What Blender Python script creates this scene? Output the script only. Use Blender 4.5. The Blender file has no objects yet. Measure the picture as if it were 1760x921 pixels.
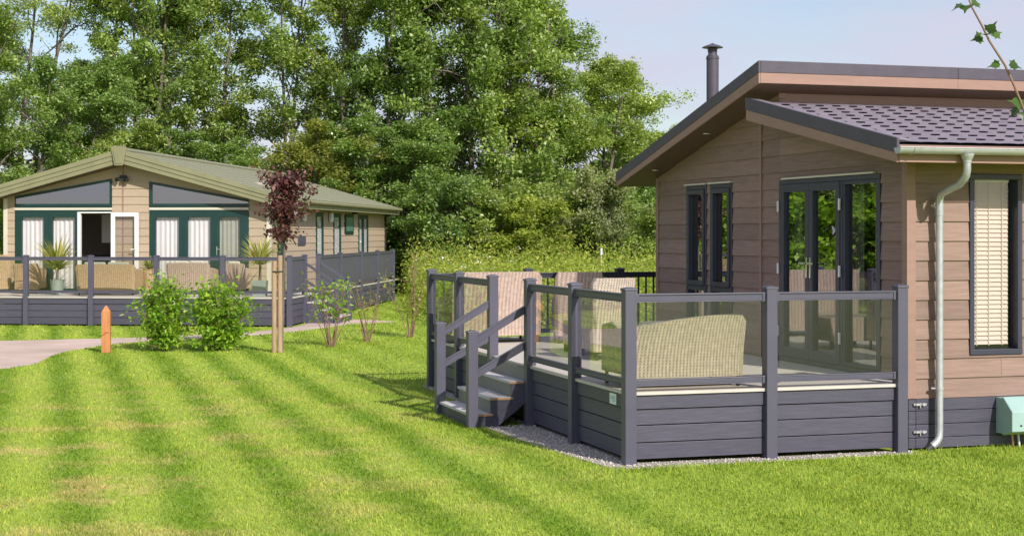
import bpy, math, random
import numpy as np
from mathutils import Vector, Matrix
R = math.radians
sc = bpy.context.scene
COL = sc.collection
H = 2.1

# ------------------------------------------------------------------ helpers
class MB:
    """collects faces of one mesh"""
    def __init__(s): s.v = []; s.f = []
    def add(s, vs, fs):
        b = len(s.v); s.v += [tuple(p) for p in vs]; s.f += [tuple(b + i for i in f) for f in fs]; return s
    def hexa(s, p):   # 8 points: bottom ring 0-3, top ring 4-7
        return s.add(p, [(0,3,2,1),(4,5,6,7),(0,1,5,4),(1,2,6,5),(2,3,7,6),(3,0,4,7)])
    def box(s, x0, x1, y0, y1, z0, z1):
        return s.hexa([(x0,y0,z0),(x1,y0,z0),(x1,y1,z0),(x0,y1,z0),(x0,y0,z1),(x1,y0,z1),(x1,y1,z1),(x0,y1,z1)])
    def mbox(s, m, a0, a1, z0, z1, o0, o1):
        return s.hexa([m(a0,z0,o0),m(a1,z0,o0),m(a1,z0,o1),m(a0,z0,o1),m(a0,z1,o0),m(a1,z1,o0),m(a1,z1,o1),m(a0,z1,o1)])
    def mprism(s, m, poly, o0, o1):     # polygon (a,z) between two outward offsets (numbers or functions of z)
        n = len(poly)
        g0 = o0 if callable(o0) else (lambda z: o0); g1 = o1 if callable(o1) else (lambda z: o1)
        vs = [m(a, z, g0(z)) for a, z in poly] + [m(a, z, g1(z)) for a, z in poly]
        fs = [tuple(range(n))[::-1], tuple(range(n, 2*n))] + [(i, (i+1) % n, n + (i+1) % n, n + i) for i in range(n)]
        return s.add(vs, fs)
    def tube(s, pts, r, n=8, cap=True):
        pts = [Vector(p) for p in pts]; rs = r if isinstance(r, (list, tuple)) else [r]*len(pts)
        b = len(s.v); up = None
        for i, p in enumerate(pts):
            d = (pts[min(i+1, len(pts)-1)] - pts[max(i-1, 0)]).normalized()
            if up is None: up = Vector((1,0,0)) if abs(d.x) < .9 else Vector((0,1,0))
            u = (up - d*up.dot(d)).normalized(); w = d.cross(u); up = u
            for k in range(n):
                a = 2*math.pi*k/n
                s.v.append(tuple(p + (u*math.cos(a) + w*math.sin(a))*rs[i]))
        for i in range(len(pts)-1):
            for k in range(n):
                a, c = b+i*n+k, b+i*n+(k+1) % n
                s.f.append((a, c, c+n, a+n))
        if cap:
            s.f.append(tuple(b+k for k in range(n))[::-1]); s.f.append(tuple(b+(len(pts)-1)*n+k for k in range(n)))
        return s
    def lathe(s, cx, cy, prof, n=20):
        b = len(s.v)
        for r, z in prof:
            for k in range(n):
                a = 2*math.pi*k/n; s.v.append((cx+r*math.cos(a), cy+r*math.sin(a), z))
        for i in range(len(prof)-1):
            for k in range(n):
                a, c = b+i*n+k, b+i*n+(k+1) % n
                s.f.append((a, c, c+n, a+n))
        s.f.append(tuple(b+k for k in range(n))[::-1]); s.f.append(tuple(b+(len(prof)-1)*n+k for k in range(n)))
        return s
    def build(s, name, mat, parent=None, bevel=0, smooth=False, label=None, mats=None):
        me = bpy.data.meshes.new(name); me.from_pydata(s.v, [], s.f); me.materials.append(mat)
        me.update()
        o = bpy.data.objects.new(name, me); COL.objects.link(o)
        if parent is not None: o.parent = parent
        if bevel:
            b = o.modifiers.new('bevel', 'BEVEL'); b.width = bevel; b.segments = 2; b.limit_method = 'ANGLE'; b.angle_limit = R(40)
        if smooth:
            me.polygons.foreach_set('use_smooth', [True]*len(me.polygons)); me.update()
        if label: o['label'] = label
        return o

def npmesh(name, V, F, mat, parent=None, smooth=False):
    """V (n,3); F (m,k) constant k"""
    me = bpy.data.meshes.new(name)
    V = np.asarray(V, np.float32); F = np.asarray(F, np.int32); m, k = F.shape
    me.vertices.add(len(V)); me.vertices.foreach_set('co', V.ravel())
    me.loops.add(m*k); me.loops.foreach_set('vertex_index', F.ravel())
    me.polygons.add(m); me.polygons.foreach_set('loop_start', np.arange(m, dtype=np.int32)*k)
    me.update(calc_edges=True); me.materials.append(mat)
    if smooth: me.polygons.foreach_set('use_smooth', np.ones(m, bool))
    o = bpy.data.objects.new(name, me); COL.objects.link(o)
    if parent is not None: o.parent = parent
    return o

def tag(o, label=None, cat=None, group=None, kind=None):
    if label: o['label'] = label
    if cat: o['category'] = cat
    if group: o['group'] = group
    if kind: o['kind'] = kind
    return o
def empty(name, loc, rz, label, cat, group=None):
    o = bpy.data.objects.new(name, None); COL.objects.link(o)
    o.location = loc; o.rotation_euler = (0, 0, rz); o.empty_display_size = .2
    return tag(o, label, cat, group)
def copy_tree(o, parent=None):
    c = o.copy(); COL.objects.link(c)
    if parent is not None: c.parent = parent
    for ch in list(o.children): copy_tree(ch, c)
    return c

# ------------------------------------------------------------------ materials
def newmat(name):
    m = bpy.data.materials.new(name); m.use_nodes = True; nt = m.node_tree
    for n in list(nt.nodes): nt.nodes.remove(n)
    out = nt.nodes.new('ShaderNodeOutputMaterial'); return m, nt, out
def N(nt, t, **kw):
    n = nt.nodes.new(t)
    for k, v in kw.items(): setattr(n, k, v)
    return n
def noise(nt, scale, detail=4, stretch=(1,1,1), coord='Object', rough=.55):
    tc = N(nt, 'ShaderNodeTexCoord'); mp = N(nt, 'ShaderNodeMapping'); mp.inputs['Scale'].default_value = stretch
    nz = N(nt, 'ShaderNodeTexNoise'); nz.inputs['Scale'].default_value = scale; nz.inputs['Detail'].default_value = detail
    nz.inputs['Roughness'].default_value = rough
    nt.links.new(tc.outputs[coord], mp.inputs['Vector']); nt.links.new(mp.outputs[0], nz.inputs['Vector']); return nz
def ramp(nt, src, lo, hi, c0, c1):
    r = N(nt, 'ShaderNodeValToRGB'); e = r.color_ramp.elements
    e[0].position = lo; e[1].position = hi; e[0].color = (*c0, 1); e[1].color = (*c1, 1)
    nt.links.new(src, r.inputs[0]); return r
def mixc(nt, fac, a, b, mode='MIX'):
    m = N(nt, 'ShaderNodeMix', data_type='RGBA', blend_type=mode)
    for i, x in ((0, fac), (6, a), (7, b)):
        if isinstance(x, (int, float)): m.inputs[i].default_value = x
        elif isinstance(x, tuple): m.inputs[i].default_value = (*x, 1)
        else: nt.links.new(x, m.inputs[i])
    return m.outputs[2]
def pmat(name, c0, c1=None, scale=6, rough=.6, bump=.1, bscale=None, stretch=(1,1,1), metal=0, spec=.5, island=0, detail=5, bdist=.01):
    m, nt, out = newmat(name); p = N(nt, 'ShaderNodeBsdfPrincipled'); nt.links.new(p.outputs[0], out.inputs[0])
    c1 = c1 or tuple(x*.8 for x in c0)
    nz = noise(nt, scale, detail, stretch); col = ramp(nt, nz.outputs['Fac'], .3, .7, c1, c0).outputs[0]
    if island:
        g = N(nt, 'ShaderNodeNewGeometry')
        rr = ramp(nt, g.outputs['Random Per Island'], 0, 1, (1-island,)*3, (1+island,)*3)
        col = mixc(nt, 1.0, col, rr.outputs[0], 'MULTIPLY')
    nt.links.new(col, p.inputs['Base Color'])
    p.inputs['Roughness'].default_value = rough; p.inputs['Metallic'].default_value = metal
    p.inputs['Specular IOR Level'].default_value = spec
    if bump:
        nb = noise(nt, bscale or scale*4, 4, stretch); b = N(nt, 'ShaderNodeBump'); b.inputs['Strength'].default_value = bump
        b.inputs['Distance'].default_value = bdist
        nt.links.new(nb.outputs['Fac'], b.inputs['Height']); nt.links.new(b.outputs[0], p.inputs['Normal'])
    return m
def leafmat(name, c0, c1, c2=None, trans=.35, spec=.3, rough=.5, nscale=.6):
    m, nt, out = newmat(name); p = N(nt, 'ShaderNodeBsdfPrincipled'); t = N(nt, 'ShaderNodeBsdfTranslucent'); mx = N(nt, 'ShaderNodeMixShader')
    g = N(nt, 'ShaderNodeNewGeometry'); r = ramp(nt, g.outputs['Random Per Island'], 0, 1, c0, c1)
    if c2:
        e = r.color_ramp.elements.new(.93); e.color = (*c1, 1); r.color_ramp.elements[-1].color = (*c2, 1)
    nz = noise(nt, nscale, 2); rr = ramp(nt, nz.outputs['Fac'], .35, .65, (.8,.84,.8), (1.2,1.16,1.1))
    col = mixc(nt, 1.0, r.outputs[0], rr.outputs[0], 'MULTIPLY')
    nt.links.new(col, p.inputs['Base Color']); p.inputs['Roughness'].default_value = rough; p.inputs['Specular IOR Level'].default_value = spec
    tc = mixc(nt, 1.0, col, (1.15,1.25,.55), 'MULTIPLY'); nt.links.new(tc, t.inputs[0])
    mx.inputs[0].default_value = trans; nt.links.new(p.outputs[0], mx.inputs[1]); nt.links.new(t.outputs[0], mx.inputs[2]); nt.links.new(mx.outputs[0], out.inputs[0])
    return m
def glassmat(name, tint, refl=1.0, ior=1.5, rough=0.0):
    m, nt, out = newmat(name); tr = N(nt, 'ShaderNodeBsdfTransparent'); tr.inputs[0].default_value = (*tint, 1)
    gl = N(nt, 'ShaderNodeBsdfGlossy'); gl.inputs['Roughness'].default_value = rough; gl.inputs[0].default_value = (.95,.97,1,1)
    fr = N(nt, 'ShaderNodeFresnel'); fr.inputs[0].default_value = ior
    mu = N(nt, 'ShaderNodeMath', operation='MULTIPLY'); mu.inputs[1].default_value = refl; mu.use_clamp = True
    mx = N(nt, 'ShaderNodeMixShader'); nt.links.new(fr.outputs[0], mu.inputs[0])
    ge = N(nt, 'ShaderNodeNewGeometry'); nb = N(nt, 'ShaderNodeMath', operation='SUBTRACT'); nb.inputs[0].default_value = 1; nt.links.new(ge.outputs['Backfacing'], nb.inputs[1])
    m2 = N(nt, 'ShaderNodeMath', operation='MULTIPLY'); nt.links.new(mu.outputs[0], m2.inputs[0]); nt.links.new(nb.outputs[0], m2.inputs[1]); nt.links.new(m2.outputs[0], mx.inputs[0])
    nt.links.new(tr.outputs[0], mx.inputs[1]); nt.links.new(gl.outputs[0], mx.inputs[2]); nt.links.new(mx.outputs[0], out.inputs[0])
    return m
def rattanmat(name, c0, c1, su=.034, sz=.020):
    m, nt, out = newmat(name); p = N(nt, 'ShaderNodeBsdfPrincipled'); nt.links.new(p.outputs[0], out.inputs[0])
    tc = N(nt, 'ShaderNodeTexCoord'); sx = N(nt, 'ShaderNodeSeparateXYZ'); nt.links.new(tc.outputs['Object'], sx.inputs[0])
    ad = N(nt, 'ShaderNodeMath', operation='ADD'); nt.links.new(sx.outputs[0], ad.inputs[0]); nt.links.new(sx.outputs[1], ad.inputs[1])
    def wave(src, period):
        a = N(nt, 'ShaderNodeMath', operation='MULTIPLY'); a.inputs[1].default_value = 2*math.pi/period; nt.links.new(src, a.inputs[0])
        b = N(nt, 'ShaderNodeMath', operation='SINE'); nt.links.new(a.outputs[0], b.inputs[0]); return b.outputs[0]
    wu = wave(ad.outputs[0], su); wz = wave(sx.outputs[2], sz)
    wp = N(nt, 'ShaderNodeMath', operation='MULTIPLY'); nt.links.new(wu, wp.inputs[0]); nt.links.new(wz, wp.inputs[1])
    w2 = N(nt, 'ShaderNodeMath', operation='MULTIPLY_ADD'); w2.inputs[1].default_value = .28; w2.inputs[2].default_value = .5; nt.links.new(wp.outputs[0], w2.inputs[0])
    w3 = N(nt, 'ShaderNodeMath', operation='MULTIPLY_ADD'); w3.inputs[1].default_value = .30; nt.links.new(wu, w3.inputs[0]); nt.links.new(w2.outputs[0], w3.inputs[2])
    col = ramp(nt, w3.outputs[0], .08, .62, c1, c0).outputs[0]
    nz = noise(nt, 22, 3); col = mixc(nt, 1.0, col, ramp(nt, nz.outputs['Fac'], .3, .7, (.78,.78,.78), (1.15,1.12,1.08)).outputs[0], 'MULTIPLY')
    nt.links.new(col, p.inputs['Base Color']); p.inputs['Roughness'].default_value = .55
    b = N(nt, 'ShaderNodeBump'); b.inputs['Strength'].default_value = .8; b.inputs['Distance'].default_value = .006
    nt.links.new(w3.outputs[0], b.inputs['Height']); nt.links.new(b.outputs[0], p.inputs['Normal'])
    return m

M = {}
M['clad'] = pmat('brown_woodgrain_cladding', (.305,.202,.168), (.225,.148,.124), 3, .7, .5, 9, (1,1,16), island=.15, bdist=.006)
M['trim'] = pmat('brown_trim', (.34,.205,.162), (.30,.182,.145), 3, .55, .12, 20, (1,1,6))
M['skirt'] = pmat('anthracite_plank', (.090,.084,.122), (.060,.058,.088), 4, .5, .3, 9, (1,1,14), island=.12, bdist=.004)
M['post'] = pmat('anthracite_smooth', (.094,.091,.132), (.081,.078,.113), 3, .42, .05, 30)
M['frame'] = pmat('anthracite_window_frame', (.045,.047,.078), (.038,.040,.066), 3, .38, .04, 30)
M['dark_trim'] = pmat('dark_roof_trim', (.085,.072,.098), (.068,.058,.082), 5, .5, .15, 40)
M['tile'] = pmat('plum_grey_roof_tile', (.265,.225,.270), (.18,.155,.19), 5, .6, .35, 60, bdist=.004)
M['blackrail'] = pmat('black_rail', (.03,.033,.045), (.025,.028,.04), 3, .4, .03)
M['deck'] = pmat('pale_composite_deck', (.60,.56,.51), (.52,.48,.44), 3, .6, .25, 20, (1,12,1))
M['soffit'] = pmat('brown_soffit_shaded', (.155,.100,.062), (.13,.083,.052), 3, .6, .1, 20)  # brown darker than the trim, eaves shade put into the colour
M['riser'] = pmat('grey_step_riser', (.24,.235,.215), (.20,.195,.18), 3, .6, .2, 20, (14,1,1))
M['cut_end'] = pmat('cut_board_end', (.50,.30,.16), (.42,.25,.13), 20, .8, .2)
M['tread'] = pmat('pale_composite_tread', (.58,.56,.55), (.50,.48,.48), 3, .6, .25, 20, (14,1,1))
M['glass'] = glassmat('balustrade_glass', (.91,.91,.87), 1.5, 1.5)
M['pane'] = glassmat('window_glass', (.70,.72,.70), 3.6, 1.55)
M['pane_sky'] = glassmat('reflective_gable_glass', (.50,.53,.56), 7.0, 1.55)
M['pane_clear'] = glassmat('window_glass_clear', (.95,.945,.94), 1.6, 1.5)
M['galv'] = pmat('galvanised_steel', (.56,.57,.60), (.44,.45,.48), 14, .42, .05, 40, metal=.45)
M['chrome'] = pmat('chrome', (.75,.76,.78), (.7,.71,.74), 3, .15, 0, metal=1)
M['white'] = pmat('white_plastic', (.80,.80,.79), (.76,.76,.76), 4, .4, 0)
M['blind'] = pmat('cream_blind', (.74,.61,.55), (.70,.58,.52), 5, .5, 0)
M['curtain'] = pmat('cream_curtain', (.66,.62,.56), (.58,.55,.50), 5, .9, .1, 80)
M['sheer'] = pmat('white_sheer_curtain', (.86,.85,.87), (.80,.79,.82), 5, .9, .1, 80)
M['dark_int'] = pmat('dark_interior', (.50,.45,.40), (.45,.40,.36), 2, .8, 0)
M['floor_int'] = pmat('interior_floor', (.25,.18,.12), (.2,.14,.1), 3, .4, 0)
M['green_frame'] = pmat('dark_green_frame', (.010,.048,.042), (.008,.038,.034), 3, .4, .03)
M['stone_clad'] = pmat('stone_beige_cladding', (.47,.37,.265), (.41,.32,.23), 3, .7, .4, 10, (1,1,14), island=.07, bdist=.005)
M['sage'] = pmat('sage_fascia', (.265,.255,.145), (.225,.22,.125), 3, .5, .08, 20)
M['sage_tile'] = pmat('sage_roof_tile', (.285,.285,.19), (.23,.235,.16), 9, .6, .3, 50)
M['cream'] = pmat('cream_trim', (.68,.63,.52), (.62,.58,.48), 4, .5, 0)
M['mint'] = pmat('mint_plastic', (.36,.52,.49), (.32,.47,.45), 3, .4, .05, 60)
M['orange_pipe'] = pmat('orange_pipe', (.65,.22,.03), (.5,.16,.02), 5, .4, 0)
M['copper'] = pmat('copper_pipe', (.6,.35,.22), (.5,.28,.18), 5, .35, 0, metal=.8)
M['bollard'] = pmat('orange_softwood', (.58,.25,.09), (.42,.16,.055), 3, .7, .4, 12, (6,6,1), bdist=.006)
M['stake'] = pmat('stake_wood', (.46,.32,.20), (.34,.23,.15), 3, .8, .4, 14, (6,6,1))
M['black'] = pmat('black_rubber', (.02,.02,.022), (.015,.015,.017), 4, .6, 0)
M['rattan'] = rattanmat('honey_rattan', (.58,.51,.43), (.24,.195,.155), .034, .028)
M['rattan_pink'] = rattanmat('pale_brown_rattan', (.54,.42,.36), (.32,.24,.20), .05, .03)
M['rattan_tan'] = rattanmat('tan_rattan', (.50,.36,.23), (.36,.25,.155), .05, .04)
M['cushion'] = pmat('grey_cushion', (.42,.44,.38), (.37,.39,.34), 5, .95, .2, 60)
M['cushion_w'] = pmat('cream_cushion', (.70,.66,.58), (.64,.6,.53), 5, .95, .2, 60)
M['pot'] = pmat('zinc_planter', (.38,.46,.42), (.30,.37,.35), 5, .45, .1, 30, metal=.25)
M['pot_w'] = pmat('grey_wood_planter', (.44,.42,.38), (.36,.34,.3), 5, .7, .2, 30)
M['soil'] = pmat('soil', (.05,.035,.025), (.03,.02,.015), 20, .9, .4, 60)
M['bark'] = pmat('bark', (.24,.20,.165), (.13,.105,.09), 4, .9, .8, 14, (4,4,1), bdist=.03)
M['bark_red'] = pmat('young_twig_bark', (.27,.155,.115), (.2,.11,.085), 6, .7, .2, 30)
M['kitchen'] = pmat('kitchen_units', (.82,.78,.72), (.78,.74,.68), 4, .5, 0)
M['plate'] = pmat('name_plate', (.72,.78,.80), (.68,.74,.77), 4, .4, 0)
M['teal'] = pmat('teal_print', (.12,.40,.45), (.1,.36,.4), 4, .5, 0)
M['leaf_ash'] = leafmat('ash_leaves', (.145,.235,.058), (.38,.50,.12), (.66,.68,.38), .40, .7, .38, .35)
M['leaf_light'] = leafmat('pale_green_leaves', (.195,.275,.065), (.46,.55,.14), (.70,.71,.44), .40, .6, .40, .35)
M['leaf_dark'] = leafmat('dark_green_leaves', (.110,.200,.055), (.31,.44,.10), (.56,.62,.32), .36, .7, .36, .35)
M['leaf_haw'] = leafmat('olive_hawthorn_leaves', (.20,.235,.05), (.38,.41,.105), (.46,.37,.14), .45, .3, .5, .35)
M['leaf_willow'] = leafmat('grey_willow_leaves', (.24,.28,.13), (.42,.45,.22), (.48,.48,.3), .4, .3, .5, .5)
M['leaf_bright'] = leafmat('bright_laurel_leaves', (.17,.34,.030), (.40,.58,.060), (.54,.64,.14), .42, .5, .35, 1.5)
M['leaf_purple'] = leafmat('purple_maple_leaves', (.070,.024,.032), (.19,.070,.070), (.36,.25,.20), .3, .45, .4, 2)
M['leaf_strap'] = leafmat('strap_leaves', (.28,.33,.08), (.66,.60,.22), (.75,.68,.35), .35, .3, .5, 2)
M['leaf_meadow'] = leafmat('meadow_weeds', (.20,.29,.045), (.52,.56,.12), (.62,.45,.26), .45, .2, .6, .45)
M['leaf_fg'] = leafmat('sycamore_leaves', (.030,.065,.012), (.075,.14,.022), None, .25, .45, .4, 3)
M['gravel'] = pmat('pale_gravel', (.60,.54,.48), (.36,.32,.29), 60, .9, .9, 90, bdist=.02)
M['pebble'] = pmat('pebbles', (.62,.57,.52), (.40,.36,.33), 20, .8, .1, island=.35)
M['path'] = pmat('pink_concrete', (.66,.505,.43), (.46,.35,.295), .9, .85, .5, 120, bdist=.004, detail=8)
M['plant_white'] = pmat('white_flower', (.8,.8,.76), (.75,.75,.7), 4, .6, 0)

# lawn colour: mown stripes run along the right-hand lodge's end wall direction
def lawn_color(nt):
    tc = N(nt, 'ShaderNodeNewGeometry'); sx = N(nt, 'ShaderNodeSeparateXYZ'); nt.links.new(tc.outputs['Position'], sx.inputs[0])
    # s = (x-1.055)*.956 + (y-13.91)*.2924
    a = N(nt, 'ShaderNodeMath', operation='MULTIPLY_ADD'); a.inputs[1].default_value = .9563; nt.links.new(sx.outputs[0], a.inputs[0])
    b = N(nt, 'ShaderNodeMath', operation='MULTIPLY_ADD'); b.inputs[1].default_value = .2924; b.inputs[2].default_value = -1.055*.9563-13.91*.2924
    nt.links.new(sx.outputs[1], b.inputs[0]); nt.links.new(b.outputs[0], a.inputs[2])
    wob = N(nt, 'ShaderNodeTexNoise'); wob.inputs['Scale'].default_value = .5; nt.links.new(tc.outputs['Position'], wob.inputs['Vector'])
    c = N(nt, 'ShaderNodeMath', operation='MULTIPLY_ADD'); c.inputs[1].default_value = .35; nt.links.new(wob.outputs['Fac'], c.inputs[0]); nt.links.new(a.outputs[0], c.inputs[2])
    ph = N(nt, 'ShaderNodeMath', operation='MULTIPLY_ADD'); ph.inputs[1].default_value = 2*math.pi/.81; ph.inputs[2].default_value = 2*math.pi*(1.55-.175)/.81
    nt.links.new(c.outputs[0], ph.inputs[0]); cs = N(nt, 'ShaderNodeMath', operation='COSINE'); nt.links.new(ph.outputs[0], cs.inputs[0])
    fd = N(nt, 'ShaderNodeMapRange'); fd.inputs[1].default_value = -.2; fd.inputs[2].default_value = -1.2; nt.links.new(a.outputs[0], fd.inputs[0])
    mm = N(nt, 'ShaderNodeMath', operation='MULTIPLY'); nt.links.new(cs.outputs[0], mm.inputs[0]); nt.links.new(fd.outputs[0], mm.inputs[1])
    return tc, mm.outputs[0]
def make_lawn(name, blade):
    m, nt, out = newmat(name); p = N(nt, 'ShaderNodeBsdfPrincipled')
    geo, stripe = lawn_color(nt)
    def nz(scale, detail=4, ro=.6):
        n = N(nt, 'ShaderNodeTexNoise'); n.inputs['Scale'].default_value = scale; n.inputs['Detail'].default_value = detail; n.inputs['Roughness'].default_value = ro
        nt.links.new(geo.outputs['Position'], n.inputs['Vector']); return n.outputs['Fac']
    sr = N(nt, 'ShaderNodeMapRange'); sr.inputs[1].default_value = -.8; sr.inputs[2].default_value = 1.5; sr.interpolation_type = 'SMOOTHSTEP'
    n1 = N(nt, 'ShaderNodeMath', operation='MULTIPLY_ADD'); n1.inputs[1].default_value = 3.0; n1.inputs[2].default_value = -1.5
    nt.links.new(nz(2.6, 7, .68), n1.inputs[0])
    ad = N(nt, 'ShaderNodeMath', operation='ADD'); nt.links.new(stripe, ad.inputs[0]); nt.links.new(n1.outputs[0], ad.inputs[1])
    nt.links.new(ad.outputs[0], sr.inputs[0])
    col = mixc(nt, sr.outputs[0], LAWN_L, LAWN_D)  # light and dark of the blade lean also painted in as stripe tint
    dry = ramp(nt, nz(1.05, 8, .72), .49, .66, (0,0,0), (.85,.85,.85)).outputs[0]
    # drier towards the near left part of the lawn
    sx = N(nt, 'ShaderNodeSeparateXYZ'); nt.links.new(geo.outputs['Position'], sx.inputs[0])
    gx = N(nt, 'ShaderNodeMapRange'); gx.inputs[1].default_value = 1.5; gx.inputs[2].default_value = -4; nt.links.new(sx.outputs[0], gx.inputs[0])
    gy = N(nt, 'ShaderNodeMapRange'); gy.inputs[1].default_value = 24; gy.inputs[2].default_value = 15; gy.inputs[3].default_value = .12; nt.links.new(sx.outputs[1], gy.inputs[0])
    mu = N(nt, 'ShaderNodeMath', operation='MULTIPLY'); nt.links.new(gx.outputs[0], mu.inputs[0]); nt.links.new(gy.outputs[0], mu.inputs[1])
    mu2 = N(nt, 'ShaderNodeMath', operation='MULTIPLY'); nt.links.new(dry, mu2.inputs[0]); nt.links.new(mu.outputs[0], mu2.inputs[1])
    col = mixc(nt, mu2.outputs[0], col, LAWN_DRY)
    fine = ramp(nt, nz(14, 3), .3, .7, (.80,.82,.78), (1.18,1.16,1.2)).outputs[0]
    col = mixc(nt, 1.0, col, fine, 'MULTIPLY')
    if blade:
        r = ramp(nt, geo.outputs['Random Per Island'], 0, 1, (.72,.78,.7), (1.28,1.2,1.2))
        e = r.color_ramp.elements.new(.94); e.color = (1.2,1.15,1.1,1); r.color_ramp.elements[-1].color = (2.0,1.45,1.6,1)
        col = mixc(nt, 1.0, col, r.outputs[0], 'MULTIPLY')
        t = N(nt, 'ShaderNodeBsdfTranslucent'); nt.links.new(col, t.inputs[0]); mx = N(nt, 'ShaderNodeMixShader'); mx.inputs[0].default_value = .26
        nt.links.new(p.outputs[0], mx.inputs[1]); nt.links.new(t.outputs[0], mx.inputs[2]); nt.links.new(mx.outputs[0], out.inputs[0])
    else:
        b = N(nt, 'ShaderNodeBump'); b.inputs['Strength'].default_value = .5; b.inputs['Distance'].default_value = .02
        nt.links.new(nz(45, 3), b.inputs['Height']); nt.links.new(b.outputs[0], p.inputs['Normal']); nt.links.new(p.outputs[0], out.inputs[0])
    nt.links.new(col, p.inputs['Base Color']); p.inputs['Roughness'].default_value = .6; p.inputs['Specular IOR Level'].default_value = .25
    return m
LAWN_L = (.345,.445,.062); LAWN_D = (.190,.318,.026); LAWN_DRY = (.62,.47,.21)
M['lawn'] = make_lawn('lawn_ground', False); M['blade'] = make_lawn('grass_blades', True)

# ------------------------------------------------------------------ geometry of the place
AX, AY, AR = 1.055, 13.91, R(17.0)           # near corner post of the right-hand deck
LX, LY, LR = -4.95, 34.3, R(-5.6)            # near right corner of the left-hand deck
def rf(s, t): return (AX+math.cos(AR)*s-math.sin(AR)*t, AY+math.sin(AR)*s+math.cos(AR)*t)
def lf(s, t): return (LX+math.cos(LR)*s-math.sin(LR)*t, LY+math.sin(LR)*s+math.cos(LR)*t)
def inv(ox, oy, r, x, y):
    dx, dy = x-ox, y-oy; return math.cos(r)*dx+math.sin(r)*dy, -math.sin(r)*dx+math.cos(r)*dy

PATH = [(-16,29.2),(-10.5,29.7),(-9.94,29.92),(-7.96,30.6),(-7.35,30.92),(-6.2,31.9),(-5.25,33.0),(-4.8,34.35),(-4.70,36.2),(-4.4,37.3),(-3.87,37.3),(-2.82,36.6),(-2.7,36.3),
        (-3.63,35.67),(-4.12,34.14),(-4.64,32.6),(-5.28,31.3),(-6.1,30.5),(-7.0,29.92),(-7.55,28.98),(-7.8,27.82),(-7.9,26.75),(-7.75,25.6),(-7.60,24.6),(-7.9,23.6),(-8.6,22.7),(-10,21.6),(-16,19.5)]
def inpoly(x, y, poly):
    c = np.zeros(x.shape, bool); n = len(poly)
    for i in range(n):
        x0, y0 = poly[i]; x1, y1 = poly[(i+1) % n]
        if y0 == y1: continue
        k = ((y0 > y) != (y1 > y)) & (x < (x1-x0)*(y-y0)/(y1-y0)+x0); c ^= k
    return c

# smooth the path outline
def chaikin(p, n=2):
    for _ in range(n):
        q = []
        for i in range(len(p)):
            a, b = p[i], p[(i+1) % len(p)]
            q += [(.75*a[0]+.25*b[0], .75*a[1]+.25*b[1]), (.25*a[0]+.75*b[0], .25*a[1]+.75*b[1])]
        p = q
    return p
PATH = chaikin(PATH, 2)

mb = MB(); mb.add([(-600,-200,0),(600,-200,0),(600,900,0),(-600,900,0)], [(0,1,2,3)])
g = mb.build('lawn', M['lawn']); tag(g, kind='structure', label='mown striped lawn running back to the hedge')
n = len(PATH); mb = MB(); mb.add([(x,y,.006) for x,y in PATH] + [(x,y,-.05) for x,y in PATH], [tuple(range(n))[::-1]] + [(i,(i+1)%n,n+(i+1)%n,n+i) for i in range(n)])
o = mb.build('path', M['path']); tag(o, kind='structure', label='pale pink concrete path curving past the left lodge')
me = o.data
# gravel margin round the right-hand deck
GR = [(-.10,-.20),(-.25,0),(-.32,.6),(-.40,1.4),(-.46,2.2),(-.50,2.93),(-.05,3.0),(-.05,4.4),(-.10,4.45),(-.10,7.5),(.1,7.5),(.1,.1),(2.9,.1),(2.9,-.1),(2.0,-.13),(1.0,-.15)]
n = len(GR); mb = MB(); mb.add([(*rf(a,b),.012) for a,b in GR] + [(*rf(a,b),-.05) for a,b in GR], [tuple(range(n))] + [(i,(i+1)%n,n+(i+1)%n,n+i) for i in range(n)])
o = mb.build('gravel_bed', M['gravel']); tag(o, kind='structure', label='pale gravel margin along the foot of the right deck')
rng = np.random.default_rng(5)
GRW = [rf(a,b) for a,b in GR]
st = rng.uniform((-.5,-.2),(3,7.5),(16000,2)); wx = AX+math.cos(AR)*st[:,0]-math.sin(AR)*st[:,1]; wy = AY+math.sin(AR)*st[:,0]+math.cos(AR)*st[:,1]
k = inpoly(wx, wy, GRW) & ~((st[:,0] > .04) & (st[:,1] > .04)); wx = wx[k]; wy = wy[k]; m_ = len(wx)
sz = rng.uniform(.006,.016,m_); oc = np.array([(1,0,0),(0,1,0),(-1,0,0),(0,-1,0),(0,0,.7),(0,0,-.7)])
ang = rng.uniform(0,6.28,m_); V = np.zeros((m_,6,3))
for i, (a,b,c) in enumerate(oc):
    V[:,i,0] = wx+sz*(a*np.cos(ang)-b*np.sin(ang))*rng.uniform(.7,1.3,m_); V[:,i,1] = wy+sz*(a*np.sin(ang)+b*np.cos(ang)); V[:,i,2] = .016+sz*c
F = np.array([(0,1,4),(1,2,4),(2,3,4),(3,0,4),(1,0,5),(2,1,5),(3,2,5),(0,3,5)]); F = (F[None]+6*np.arange(m_)[:,None,None]).reshape(-1,3)
o = npmesh('gravel', V.reshape(-1,3), F, M['pebble']); tag(o, kind='stuff', label='small pale gravel stones along the deck foot')

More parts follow.
